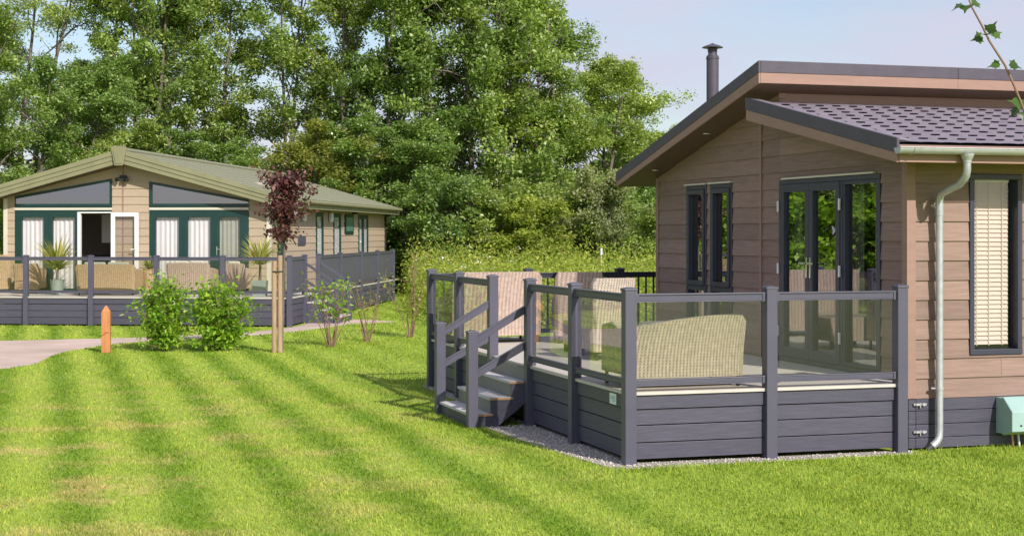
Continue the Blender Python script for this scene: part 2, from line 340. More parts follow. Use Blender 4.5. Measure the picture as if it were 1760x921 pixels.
# ---- grass blades
def grass(seed):
    rng = np.random.default_rng(seed); X = []; Y = []; S = []
    zones = [(8.6,9.9,2200,1.0),(9.9,13,3000,1.0),(13,17,2100,1.15),(17,22,1300,1.4),(22,30,700,1.9),(30,42,300,2.8),(42,58,110,4.2)]
    for y0, y1, dens, w in zones:
        hw = .345*y1+1.9; nn = int(dens*(y1-y0)*2*hw)
        x = rng.uniform(-hw, hw, nn); y = rng.uniform(y0, y1, nn); k = abs(x) < .345*y+1.9
        X.append(x[k]); Y.append(y[k]); S.append(np.full(k.sum(), w))
    x = np.concatenate(X); y = np.concatenate(Y); w = np.concatenate(S)
    s, t = (x-AX)*math.cos(AR)+(y-AY)*math.sin(AR), -(x-AX)*math.sin(AR)+(y-AY)*math.cos(AR)
    ls, lt = (x-LX)*math.cos(LR)+(y-LY)*math.sin(LR), -(x-LX)*math.sin(LR)+(y-LY)*math.cos(LR)
    k = ~((s > .0) & (t > -.0) & (t < 7.4) & (s < 4.2)) & ~((ls < .05) & (lt > -.05)) & ~inpoly(x, y, PATH) & ~inpoly(x, y, GRW) & ~((s > 2.9) & (t > .08) & (t < 6.5))
    x, y, w, s, t = x[k], y[k], w[k], s[k], t[k]; n = len(x)
    edge = (abs(t+.2) < .25) & (s > -.2) | ((t > -.2) & (t < .12) & (s > 2.8))
    h = rng.uniform(.016,.034,n)*(1+.25*np.sin(x*1.7)*np.cos(y*1.3))*(1+.45*(edge))*(1+.12*(w-1)); wd = rng.uniform(.0028,.0048,n)*w*1.25
    a = rng.uniform(0, 6.283, n)
    stripe = np.cos((s+1.55)*2*math.pi/.81)       # 1 = dark stripe: blades lean towards the viewer
    lean = stripe*.35
    tipx = rng.normal(0,.45,n)*h + math.sin(AR)*lean*h; tipy = rng.normal(0,.45,n)*h - math.cos(AR)*lean*h
    V = np.zeros((n,3,3)); dx = np.cos(a)*wd; dy = np.sin(a)*wd
    V[:,0] = np.stack([x-dx, y-dy, np.full(n,-.002)], 1); V[:,1] = np.stack([x+dx, y+dy, np.full(n,-.002)], 1); V[:,2] = np.stack([x+tipx, y+tipy, h], 1)
    o = npmesh('grass', V.reshape(-1,3), np.arange(3*n).reshape(-1,3), M['blade'])
    tag(o, kind='stuff', label='short mown grass blades in light and dark stripes')
grass(3)

# ------------------------------------------------------------------ plants
def frames(rng, n, up=.5):
    d = rng.normal(0,1,(n,3)); d[:,2] = d[:,2]*.7; d /= np.linalg.norm(d,axis=1)[:,None]+1e-9        # leaf axis
    nrm = rng.normal(0,1,(n,3)); nrm[:,2] = abs(nrm[:,2])+up
    s = np.cross(d, nrm); s /= np.linalg.norm(s,axis=1)[:,None]+1e-9
    return d, s
def leaf_quads(c, L, W, rng, up=.5, droop=0):
    n = len(c); d, s = frames(rng, n, up); d[:,2] -= droop
    L = L*rng.uniform(.7,1.3,n)[:,None]; W = W*rng.uniform(.7,1.3,n)[:,None]
    nn = np.cross(s, d)
    V = np.stack([c, c+d*L*.5+s*W*.5+nn*W*.15, c+d*L, c+d*L*.5-s*W*.5+nn*W*.15], 1)
    return V.reshape(-1,3), np.arange(4*n).reshape(-1,4)
def tubes(branches, ns=5):
    """branches: list of (points (k,3), radii (k))"""
    Vs, Fs, b = [], [], 0
    for P, r in branches:
        P = np.asarray(P, float); k = len(P); d = np.gradient(P, axis=0); d /= np.linalg.norm(d,axis=1)[:,None]+1e-9
        ref = np.array([1.,0,0]) if abs(d[0,0]) < .8 else np.array([0,1.,0])
        u = ref-d*(d@ref)[:,None]; u /= np.linalg.norm(u,axis=1)[:,None]+1e-9; w = np.cross(d, u)
        a = np.arange(ns)*2*math.pi/ns
        ring = P[:,None]+(u[:,None]*np.cos(a)[None,:,None]+w[:,None]*np.sin(a)[None,:,None])*np.asarray(r)[:,None,None]
        Vs.append(ring.reshape(-1,3))
        i, j = np.meshgrid(np.arange(k-1), np.arange(ns), indexing='ij'); i = i.ravel(); j = j.ravel(); j2 = (j+1) % ns
        Fs.append(b+np.stack([i*ns+j, i*ns+j2, (i+1)*ns+j2, (i+1)*ns+j], 1)); b += k*ns
    return np.concatenate(Vs), np.concatenate(Fs)
def curve(p0, d, L, rng, k=6, wob=.1, grav=0.):
    P = [np.array(p0, float)]; d = np.array(d, float); d /= np.linalg.norm(d)
    for i in range(k-1):
        d = d+rng.normal(0, wob, 3)+np.array([0,0,grav]); d /= np.linalg.norm(d); P.append(P[-1]+d*L/(k-1))
    return np.array(P), d
def gen_tree(seed, Ht=15, Rc=3.4, base=1.5, stems=3, nb=26, nleaf=36000, L=.17, W=.09, rc=.42, up_ang=.9, tr=.16, profile=None, droop=0, sub=6):
    rng = np.random.default_rng(seed); br = []; tips = []; wts = []
    profile = profile or (lambda h: math.sin(math.pi*min(1, (h*.86+.14)))**.6)
    for sgi in range(stems):
        a0 = rng.uniform(0,6.28); sp = 0 if stems == 1 else rng.uniform(.06,.2)
        P, _ = curve((rng.normal(0,.15), rng.normal(0,.15), -.1), (math.cos(a0)*sp, math.sin(a0)*sp, 1), Ht*rng.uniform(.82,1.0), rng, 12, .045, .02)
        rr = np.linspace(tr, .015, 12)*rng.uniform(.7,1); br.append((P, rr))
        nbr = nb//stems
        for b in range(nbr):
            f = (b+rng.uniform(0,1))/nbr; h = base/Ht+(1-base/Ht)*f
            q = h*11; i = min(10, int(q)); p = P[i]+(P[i+1]-P[i])*(q-i)
            a = b*2.399+sgi*1.3+rng.normal(0,.3); Lb = max(.5, Rc*profile(h)*rng.uniform(.6,1.15)/math.cos(min(1.2,up_ang*.75)) *.8)
            e = up_ang*rng.uniform(.55,1.15); d = (math.cos(a)*math.cos(e), math.sin(a)*math.cos(e), math.sin(e))
            B, _ = curve(p, d, Lb, rng, 7, .10, -.02-droop*.12); br.append((B, np.linspace(max(.018, rr[i]*.5), .008, 7)))
            for c in range(sub):
                g_ = rng.uniform(.3,1); jj = min(5, int(g_*6)); q_ = B[jj]+(B[jj+1]-B[jj])*(g_*6-jj)
                dd = np.array(d)*.6+rng.normal(0,.6,3); dd[2] += .25-droop
                S, _ = curve(q_, dd, Lb*rng.uniform(.2,.42), rng, 4, .15, -droop*.2); br.append((S, np.linspace(.012,.004,4)))
                for u in (.35,.7,1.0):
                    ii = min(2, int(u*3-1e-6)); tips.append(S[ii]+(S[ii+1]-S[ii])*(u*3-ii)); wts.append(rng.uniform(.3,1)*(1.9 if rng.random() < .45 else .35))
    tips = np.array(tips); wts = np.array(wts); idx = rng.choice(len(tips), nleaf, p=wts/wts.sum())
    off = rng.normal(0,1,(nleaf,3)); off *= (rng.uniform(.25,1,nleaf)[:,None]*rc*.75)/(np.linalg.norm(off,axis=1)[:,None]*.62+1e-6)
    off[:,2] *= .65; c = tips[idx]+off; c = c[c[:,2] > .05]
    lv = leaf_quads(c, L, W, rng, .6, droop*.5)
    return tubes(br, 5), lv
def plant(name, loc, rz, wood, leaf, mw, ml, label, cat, group=None, wn='trunk', ln='crown', sc_=1.0, scz=None):
    r = empty(name, loc, rz, label, cat, group); r.scale = (sc_, sc_, scz or sc_)
    if wood is not None: npmesh(wn, *wood, mw, r, True)
    if leaf is not None: npmesh(ln, *leaf, ml, r)
    return r
def variant(src, loc, rz, label, s=1.0, sz=None, ml=None, group=None):
    c = copy_tree(src); c.location = loc; c.rotation_euler = (0,0,rz); c.scale = (s, s, sz or s); c['label'] = label
    if group: c['group'] = group
    if ml:
        for ch in c.children:
            if ch.name.startswith('crown'):
                ch.material_slots[0].link = 'OBJECT'; ch.material_slots[0].material = ml
    return c

GT = 'tall trees in the belt behind the lodges'
def px(p, Y): return (p-880)/2650*Y
t1 = gen_tree(11, 16, 3.4, 2.0, 3, 44, 40000, .155, .085, .44, .95, sub=4)
t2 = gen_tree(12, 17, 3.0, 2.5, 2, 46, 30000, .155, .085, .42, 1.1, tr=.15, sub=4)
t3 = gen_tree(13, 13, 4.6, .8, 3, 60, 62000, .155, .088, .48, .75, tr=.2, sub=5)
t4 = gen_tree(14, 16, 3.6, 3.5, 2, 32, 26000, .14, .055, .36, .85, droop=.35)
t5 = gen_tree(15, 7.5, 3.0, .3, 3, 40, 42000, .13, .075, .36, .7, tr=.12)
s1 = gen_tree(16, 4.2, 1.9, .1, 5, 40, 15000, .13, .075, .32, .8, tr=.05)
A = plant('tree', (px(205,60),60,0), .3, *t1, M['bark'], M['leaf_ash'], 'tall mid green tree rising behind the ridge of the sage green roof', 'tree', GT)
B = plant('tree', (px(400,63),63,0), 1.0, *t2, M['bark'], M['leaf_light'], 'slender pale green tree behind the right slope of the sage roof, sky through its crown', 'tree', GT)
C = plant('tree', (px(815,60),60,0), 2.0, *t3, M['bark'], M['leaf_ash'], 'largest tree, broad and dense, in the middle of the belt between the lodges', 'tree', GT, sc_=1.05, scz=1.22)
D = plant('tree', (px(30,60),60,0), .8, *t4, M['bark'], M['leaf_light'], 'sparse drooping tree at the far left with thin bare branches against the sky', 'tree', GT)
Hn = plant('hawthorn_tree', (px(555,56.5),56.5,0), .4, *t5, M['bark'], M['leaf_haw'], 'olive yellow hawthorn tree behind the far end of the sage roof', 'tree', sc_=1.05, scz=.86)
Sh = plant('shrub', (px(765,52.5),52.5,0), .2, *s1, M['bark'], M['leaf_dark'], 'rounded fresh green shrub at the wood edge just right of the left lodge', 'shrub', 'shrubs along the wood edge')
for c, (p, Y, rz, s, sz, ml, lab) in ((A, (300,61,2.2,.98,1.0,'leaf_ash','tall tree rising directly above the apex finial, right of the mid green one')),
    (B, (130,64,4.1,.9,.60,'leaf_dark','dark green tree filling the gap beside the sparse drooping tree')),
    (B, (495,63,3.0,1.0,1.02,'leaf_ash','slender tall tree with visible upright stems above the purple maple')),
    (A, (590,63,5.0,.95,1.02,'leaf_light','pale green tall tree above the olive hawthorn')),
    (A, (690,60,1.2,1.08,1.04,'leaf_dark','dark green tall tree immediately left of the largest broad tree')),
    (B, (880,61,.5,1.2,.95,'leaf_light','pale feathery tree growing close against the right of the broad dense tree')),
    (A, (950,62,2.9,.98,.86,'leaf_ash','tall tree whose right edge meets the open blue sky')),
    (C, (1020,64,.9,.86,.80,'leaf_light','lower round tree stepping down towards the brown lodge roof')),
    (C, (1165,74,2.9,.62,.62,'leaf_light','small pale tree top showing over the left eave of the brown lodge')),
    (C, (70,55.5,.2,.78,.72,'leaf_dark','dense round dark tree at far left behind the sage roof')),
    (C, (235,56.5,4.6,.66,.50,'leaf_light','low bright green tree just above the finial of the sage roof')),
    (C, (420,57,3.4,.7,.48,'leaf_dark','low dark tree just above the right slope of the sage roof')),
    (C, (650,57,5.5,.75,.55,'leaf_dark','dark bushy tree against the far eave end of the left lodge'))):
    variant(c, (px(p,Y),Y,0), rz, lab, s, sz, M[ml], GT)
for (p, Y, rz, s, sz, ml, lab) in ((905,52,1.2,1.0,.8,'leaf_meadow','yellow green shrub above the rear rail between the two deck corners'),
    (975,54,2.6,1.0,.95,'leaf_light','mid green shrub left of the grey willow'),
    (1032,53,.6,.85,1.05,'leaf_willow','grey green willow shrub near the left eave of the brown lodge'),
    (1095,55,4.0,1.05,.95,'leaf_dark','dark shrub partly hidden by the brown lodge corner'),
    (845,53,3.3,1.1,.95,'leaf_light','shrub with mixed green leaves behind the tall weeds in the middle'),
    (700,56,5.1,1.1,.9,'leaf_dark','dark shrub against the end wall of the left lodge'),
    (1130,50,5.6,.9,.75,'leaf_light','pale shrub directly behind the corner board of the brown lodge')):
    variant(Sh, (px(p,Y),Y,0), rz, lab, s, sz, M[ml], 'shrubs along the wood edge')
# dense wood mass further back
rng = np.random.default_rng(8); nn = 60000
c = np.stack([rng.uniform(-34,16,nn), rng.uniform(66,74,nn), rng.uniform(0,1,nn)**.8*6.5], 1); c[:,2] *= .75+.25*np.sin(c[:,0]*.9)*np.cos(c[:,0]*.37+1)
V, F = leaf_quads(c, .42, .26, rng, .4)
o = npmesh('woodland', V, F, M['leaf_ash']); tag(o, kind='stuff', label='dense undergrowth of the wood behind the tall trees')
# hedge and trees to the left, outside the frame but mirrored in the lodge glass
hd = gen_tree(21, 3.2, 1.6, .1, 5, 36, 9000, .2, .12, .34, .7, tr=.04)
for i, (x, y) in enumerate(((-17.5,33),(-19.5,35.5),(-22,38),(-18.6,34.2),(-20.8,36.8),(-24,40),(-17,38.5),(-18.5,39.6),(-15.8,36.9),(-20,41.5),(-16.6,41))):
    if i == 0: h0 = plant('hedge_shrub', (x,y,0), 0, *hd, M['bark'], M['leaf_bright'], 'bright green shrub mirrored in the patio door glass', 'shrub', 'shrubs mirrored in the patio doors')
    else: variant(h0, (x,y,0), i*1.7, 'bright green shrub mirrored in the patio door glass', 1.1)
for i, (x, y) in enumerate(((-24,40),(-29,44),(-21,44),(-19,37),(-26,37),(-31,49),(-20,48),(-23.5,51),(-17.5,51))):
    variant(A, (x,y,0), i*1.3, 'tall tree left of the frame, mirrored in the patio door glass', .9, .8, M['leaf_ash'], 'trees mirrored in the patio doors')

# meadow of tall weeds
MEAD = [(-1.2,33),(-2.0,38),(-2.9,46),(-4.3,58),(15,60),(15,33),(4,31)]
def meadow(seed):
    rng = np.random.default_rng(seed); nn = 15000
    x = rng.uniform(-5,15,nn); y = rng.uniform(31,60,nn); k = inpoly(x,y,MEAD) & (x < (1150-880)/2650*y+1.5); x, y = x[k], y[k]; n = len(x)
    cl = np.sin(x*1.9+3)*np.cos(y*1.1)+.6*np.sin(x*4.3+y*2.0)
    h = np.clip(rng.normal(1.0,.28,n)+.30*cl+(y-33)*.017, .35, 2.4)
    per = 24; c = np.repeat(np.stack([x,y,np.zeros(n)],1), per, 0); f = np.tile((np.arange(per)+.5)/per, n)+rng.uniform(-.04,.04,n*per)
    lx = np.repeat(rng.normal(0,.12,n),per); ly = np.repeat(rng.normal(0,.12,n),per); hh = np.repeat(h,per)
    c[:,0] += lx*f*hh+rng.normal(0,.06,n*per); c[:,1] += ly*f*hh+rng.normal(0,.06,n*per); c[:,2] = f*hh
    V, F = leaf_quads(c, .105, .042, rng, .3)
    o = npmesh('meadow', V, F, M['leaf_meadow']); tag(o, kind='stuff', label='tall yellow green weeds of the rough meadow between the lodges')
    k = rng.choice(n, 160); c = np.repeat(np.stack([x[k],y[k],h[k]],1), 6, 0)+rng.normal(0,.05,(960,3)); k2 = c[:,0] < -.5+.02*c[:,1]; c = c[k2]
    V, F = leaf_quads(c, .05, .05, rng, .3); o = npmesh('meadow_flowers', V, F, M['plant_white']); tag(o, kind='stuff', label='white seed heads among the meadow weeds')
meadow(9)

def shrub(seed, Ht, Rw, nst, nleaf, L, W, rc=.10, leafy=(0.2,1), stem_r=.012, spread=.45, sub=5, mats=('bark_red','leaf_bright'), twig=(.2,.4)):
    rng = np.random.default_rng(seed); br = []; tips = []
    for i in range(nst):
        a = i*2.399+rng.normal(0,.2); sp = spread*rng.uniform(.2,1); Lb = Ht*rng.uniform(.75,1.05)
        P, _ = curve((math.cos(a)*.04, math.sin(a)*.04, -.03), (math.cos(a)*sp, math.sin(a)*sp, 1), Lb, rng, 8, .07, .03); br.append((P, np.linspace(stem_r, .004, 8)))
        for b in range(sub):
            g_ = rng.uniform(*leafy)*.99; q = g_*7; j = int(q); p = P[j]+(P[min(7,j+1)]-P[j])*(q-j)
            d = rng.normal(0,.8,3); d[2] = abs(d[2])+.3; S, _ = curve(p, d, Ht*rng.uniform(*twig), rng, 4, .1); br.append((S, np.linspace(.006,.002,4)))
            for u in np.linspace(.2,1,5): jj = min(2,int(u*3-1e-6)); tips.append(S[jj]+(S[jj+1]-S[jj])*(u*3-jj))
    tips = np.array(tips); c = tips[rng.integers(0,len(tips),nleaf)]+rng.normal(0,1,(nleaf,3))*rc; c = c[c[:,2] > .04]
    return tubes(br,5), leaf_quads(c, L, W, rng, .5)
w, l = shrub(31, 1.15, .42, 16, 3700, .085, .045, .05, (.02,1), .011, .40, 13, twig=(.15,.42))
plant('shrub', (-6.18,27.35,0), 0, w, l, M['bark_red'], M['leaf_bright'], 'narrower leafy bright green shrub beside the wooden bollard', 'shrub', wn='stems', ln='foliage')
w, l = shrub(37, 1.10, .55, 18, 4700, .09, .048, .052, (.02,1), .011, .58, 14, twig=(.15,.45))
plant('shrub', (-5.2,27.35,0), 1, w, l, M['bark_red'], M['leaf_bright'], 'wider leafy bright green shrub, nearer to the staked maple', 'shrub', wn='stems', ln='foliage')
w, l = shrub(33, 1.25, .5, 11, 330, .09, .045, .05, (.5,1), .012, .55, 4, twig=(.15,.35))
plant('shrub', (-3.33,28.4,0), 2, w, l, M['bark_red'], M['leaf_bright'], 'half bare shrub of splayed brown stems right of the staked maple', 'shrub', wn='stems', ln='foliage')
w, l = shrub(34, 1.15, .4, 9, 70, .07, .035, .05, (.5,1), .010, .3, 4, twig=(.12,.25))
plant('shrub', (-2.79,29.6,0), 0, w, l, M['bark_red'], M['leaf_meadow'], 'almost leafless twiggy shrub between two thicker ones on the lawn', 'shrub', wn='stems', ln='foliage')
w, l = shrub(35, 1.7, .4, 9, 900, .075, .03, .08, (.3,1), .010, .28, 6, twig=(.12,.25))
plant('shrub', (-2.04,30.92,0), 0, w, l, M['bark_red'], M['leaf_meadow'], 'thin upright yellowish shrub just left of the deck steps', 'shrub', wn='stems', ln='foliage')

# staked purple maple
rng = np.random.default_rng(44); br = []; tips = []
P, _ = curve((0,0,-.05), (.0,0,1), 3.0, rng, 9, .012); br.append((P, np.linspace(.024,.012,9)))
for i in range(38):
    z = 2.2+1.5*rng.uniform(0,1)**.9; a = rng.uniform(0,6.28); k = max(0,1-abs(z-2.8)/1.1)
    p = np.array([0,0,min(z-.25,2.9)])+rng.normal(0,.01,3); e = rng.uniform(.3,.9)
    S, _ = curve(p, (math.cos(a)*math.cos(e)+.18,math.sin(a)*math.cos(e),math.sin(e)), rng.uniform(.25,.64)*(.55+.5*k), rng, 5, .12, -.03); br.append((S, np.linspace(.008,.003,5)))
    for u in np.linspace(.15,1,7): jj = min(3,int(u*4-1e-6)); tips.append(S[jj]+(S[jj+1]-S[jj])*(u*4-jj))
tips = np.array(tips); c = tips[rng.integers(0,len(tips),2300)]+rng.normal(0,.065,(2300,3))
plant('maple_tree', (-4.04,27.05,0), 0, tubes(br,6), leaf_quads(c,.085,.055,rng,.4,.35), M['bark'], M['leaf_purple'], 'young purple leaved maple tied to its stake on the lawn', 'tree')
st_ = empty('tree_stake', (-4.11,27.0,0), R(4), 'pair of pale wooden stakes tied beside the purple maple', 'stake')
for x in (-.055,.045):
    MB().tube([(x,0,-.1),(x+.003,0,1.66+x)], .042, 10).build('post', M['stake'], st_, smooth=False)
MB().tube([(.085*math.cos(a)+.0,.055*math.sin(a),1.42) for a in np.linspace(0,6.28,17)], .012, 6).build('tie', M['black'], st_)

# foreground branch of a sapling that stands just right of the view
def fgp(p, y, d=6.0): return np.array([(p-880)/2650*d, d, 2.1+(400-y)/2650*d])
rng = np.random.default_rng(50)
P = [np.array([3.05,6.3,0]),np.array([3.0,6.3,.8]),np.array([2.82,6.2,1.5]),fgp(1990,560,6.1),fgp(1860,380),fgp(1762,195),fgp(1742,145),fgp(1727,112),fgp(1700,70),fgp(1688,45),fgp(1671,14),fgp(1661,-12),fgp(1650,-50)]
wood = tubes([(np.array(P), np.array([.022,.020,.016,.011,.008,.0052,.0050,.0048,.0045,.0042,.0038,.003,.002]))], 8)
Vs, Fs = [], []
def lobed(c, d, nrm, L):
    d = np.array(d,float); d /= np.linalg.norm(d); nrm = np.array(nrm,float); s = np.cross(d,nrm); s /= np.linalg.norm(s); nn = np.cross(s,d)
    out = [(0,0),(.28,.12),(.45,.02),(.42,.22),(.62,.40),(.38,.46),(.30,.58),(.12,.66),(0,1.0),(-.12,.66),(-.30,.58),(-.38,.46),(-.62,.40),(-.42,.22),(-.45,.02),(-.28,.12)]
    b = sum(len(v) for v in Vs); pts = [c+(s*x+d*y)*L+nn*L*(.22*abs(x)-.25*y*y) for x,y in out]+[c+d*L*.38]
    Vs.append(np.array(pts)); Fs.append([(b+i,b+(i+1)%16,b+16) for i in range(16)])
for (p, y, lst) in ((1664,8,((-.9,.1,-.25),(.9,.3,.15),(-.3,-.6,-.1))),(1697,64,((-1,.1,-.1),(-.5,-.7,.2),(.35,-.3,.75),(.9,.2,.35))),(1727,112,((-.9,.3,.1),(.9,-.2,.0))),(1758,186,((-.6,-.2,.35),(-.7,.2,-.35),(-.2,-.8,-.9),(.5,.3,.5)))):
    for d in lst:
        c = fgp(p,y); dd = np.array(d)+rng.normal(0,.08,3); lobed(c+dd*.016, dd, (rng.normal(0,.35),-.75+rng.normal(0,.3),.8), rng.uniform(.045,.066))
V = np.concatenate(Vs); F = np.concatenate(Fs)
plant('sapling', (0,0,0), 0, wood, (V,F), M['bark_red'], M['leaf_fg'], 'thin branch with lobed green leaves hanging in the top right corner', 'sapling', wn='stem', ln='leaves')

# timber bollard, marker pole
b = empty('bollard', (-7.11,27.01,0), R(8), 'orange softwood bollard with a pointed top beside the path', 'bollard')
mb = MB(); w = .075; mb.hexa([(-w,-w,-.05),(w,-w,-.05),(w,w,-.05),(-w,w,-.05),(-w,-w,.715),(w,-w,.715),(w,w,.715),(-w,w,.715)])
mb.build('shaft', M['bollard'], b, .006)
mb = MB(); mb.add([(-w,-w,.716),(w,-w,.716),(w,w,.716),(-w,w,.716),(-.012,-.012,.825),(.012,-.012,.825),(.012,.012,.825),(-.012,.012,.825)], [(3,2,1,0),(4,5,6,7),(0,1,5,4),(1,2,6,5),(2,3,7,6),(3,0,4,7)]); mb.build('cap', M['bollard'], b, .006)
MB().add([(-.077,-.079,.30),(.02,-.079,.36),(.078,-.079,.36),(.078,-.079,.39),(.0,-.079,.40),(-.077,-.079,.33),(-.06,-.10,.31),(.02,-.10,.37),(.01,-.10,.385)],[(0,1,7,6),(1,2,3,8,7),(3,4,8),(4,5,6,8),(6,7,8),(5,0,6)]).build('carved_notch', M['bollard'], b)
o = MB().tube([(0,0,-.1),(0,0,1.45)], .02, 8).build('marker_pole', M['cream']); o.location = (2.55,44,0); tag(o, 'thin pale marker pole standing in the weeds', 'pole')
MB().tube([(0,0,1.45),(0,0,1.66)], .035, 8).build('pole_cap', M['white'], o)

# ------------------------------------------------------------------ furniture
def extr(m, outline_fn, name, mat, parent, **k): pass
def sofa(name, loc, rz, W_, D_, Hb, mat, label, cat='sofa', group=None, hl=None, arms=True, cush=None, seat_h=.40, flare=.04):
    """rattan seat: its back is at local y=0 facing -y, the seat runs to +y"""
    r = empty(name, loc, rz, label, cat, group); hl = Hb if hl is None else hl
    # curved back shell
    nx, nz = 22, 10; mb = MB(); v = []
    for side in (0, 1):
        for j in range(nz+1):
            for i in range(nx+1):
                u = i/nx; a = u*2-1; top = hl+(Hb-hl)*math.sin(min(1, u*1.12)*math.pi/2)
                ed = max(0, (abs(a)-.86)/.14); top -= .07*ed**3
                z = .10+(top-.10)*j/nz; x = a*W_/2*(1+flare*(j/nz)**1.5); y = .03*a*a - .05*(j/nz)**2 + (0 if side == 0 else .07)
                if abs(a) > .9 and side == 0: y += .03*((abs(a)-.9)/.1)**2
                v.append((x, y, z))
    s_ = (nx+1)*(nz+1); f = []
    for j in range(nz):
        for i in range(nx):
            q = j*(nx+1)+i; f.append((q,q+1,q+nx+2,q+nx+1)); f.append((s_+q+nx+1,s_+q+nx+2,s_+q+1,s_+q))
    for i in range(nx): q = nz*(nx+1)+i; f.append((q,q+1,s_+q+1,s_+q)); f.append((s_+i,s_+i+1,i+1,i))
    for j in range(nz):
        q = j*(nx+1); f.append((q,q+nx+1,s_+q+nx+1,s_+q)); q += nx; f.append((s_+q,s_+q+nx+1,q+nx+1,q))
    mb.add(v, f); mb.build('backrest', mat, r, smooth=False)
    MB().box(-W_/2+.03, W_/2-.03, .075, D_, .12, seat_h-.06).build('seat', mat, r, .015)
    if arms:
        for sx in (-1, 1):
            x0 = sx*(W_/2-.06); mb = MB(); pr_ = [(.075,.12),(D_,.12),(D_,seat_h+.16),(D_*.6,seat_h+.21),(.075,min(hl,Hb)-.1)]
            mb.add([(x0-.05,y,z) for y,z in pr_]+[(x0+.05,y,z) for y,z in pr_], [(0,1,2,3,4),(9,8,7,6,5)]+[(i,5+i,5+(i+1)%5,(i+1)%5) for i in range(5)]); mb.build('arm', mat, r, .02)
    cm = cush or M['cushion_w']
    nc = max(1, round(W_/.62)); cw = (W_-.26)/nc
    for i in range(nc):
        x = -W_/2+.13+i*cw; MB().box(x+.01, x+cw-.01, .16, D_+.01, seat_h-.06, seat_h+.06).build('seat_cushion', cm, r, .03)
        if cush or Hb > .66 and arms:
            hz = Hb+(.05 if cush else -.06); mb = MB(); mb.hexa([(x+.01,.12,seat_h+.06),(x+cw-.01,.12,seat_h+.06),(x+cw-.01,.27,seat_h+.06),(x+.01,.27,seat_h+.06),(x+.03,.07,hz),(x+cw-.03,.07,hz),(x+cw-.03,.15,hz),(x+.03,.15,hz)]); mb.build('back_cushion', cm, r, .03)
    for sx in (-1, 1):
        for y in (.06, D_-.06): MB().tube([(sx*(W_/2-.05),y,0),(sx*(W_/2-.05),y,.13)], .018, 8).build('leg', M['black'], r)
    return r
DZ = .66
def rloc(s, t, z=DZ): return (*rf(s, t), z)
sofa('rattan_sofa', rloc(.66,.20), AR, 1.18, .75, .68, M['rattan'], 'honey coloured woven rattan sofa seen from behind through the front glass panel', hl=.56, flare=.02)
sofa('rattan_sofa', rloc(.62,6.25), AR+R(2), 1.22, .78, .93, M['rattan_pink'], 'high backed pale brown rattan sofa facing the meadow behind the deck steps', flare=.0, arms=True)
sofa('rattan_armchair', rloc(1.62,5.9), AR-R(12), .62, .62, .93, M['rattan_pink'], 'shaded pale brown rattan armchair between the high backed sofa and the flared chair', 'armchair', flare=.02)
sofa('rattan_armchair', rloc(1.12,3.3), AR+R(10), .50, .58, .93, M['rattan'], 'flared honey rattan dining armchair behind the side rail glass', 'armchair', flare=.12)
t_ = empty('rattan_table', rloc(1.3,4.35), AR, 'low square rattan table between the armchairs on the right deck', 'table')
MB().box(-.35,.35,-.35,.35,.40,.44).build('tabletop', M['pane_clear'], t_, .01); MB().box(-.33,.33,-.33,.33,.10,.39).build('base', M['rattan_pink'], t_, .01)
for a in (-1,1):
    for b_ in (-1,1): MB().box(a*.3-.02,a*.3+.02,b_*.3-.02,b_*.3+.02,0,.10).build('leg', M['black'], t_)

def lloc(s, t, z=.65): return (*lf(s, t), z)
gl_ = 'rattan chairs and sofas on the left deck'
def lw(x, y, z=.65): return (x, y, z)
sofa('rattan_chair', lw(-12.30,37.0), LR+R(25), .55, .58, .92, M['rattan_tan'], 'tall backed tan rattan chair at the left end of the left deck', 'chair', gl_, arms=False)
sofa('rattan_chair', lw(-11.55,36.6), LR, .60, .58, .72, M['rattan_tan'], 'square backed tan rattan chair left of the potted cordyline', 'chair', gl_)
sofa('rattan_chair', lw(-12.9,36.4), LR+R(70), .60, .58, .74, M['rattan_tan'], 'dark side of a rattan chair cut by the left edge of the picture', 'chair', gl_)
sofa('rattan_sofa', lw(-9.40,35.6), LR, 1.38, .72, .72, M['rattan_tan'], 'wide tan rattan sofa with grey green cushions in front of the open door', 'sofa', gl_, cush=M['cushion'])
sofa('rattan_sofa', lw(-7.62,36.2), LR-R(6), 1.05, .72, .74, M['rattan_pink'], 'tan rattan sofa with cream cushions behind the narrower bright shrub', 'sofa', gl_, cush=M['cushion_w'])
sofa('rattan_armchair', lw(-6.62,36.5), LR-R(10), .60, .65, .72, M['rattan_pink'], 'tan rattan armchair with a cream cushion beside the square planter', 'armchair', gl_, cush=M['cushion_w'])

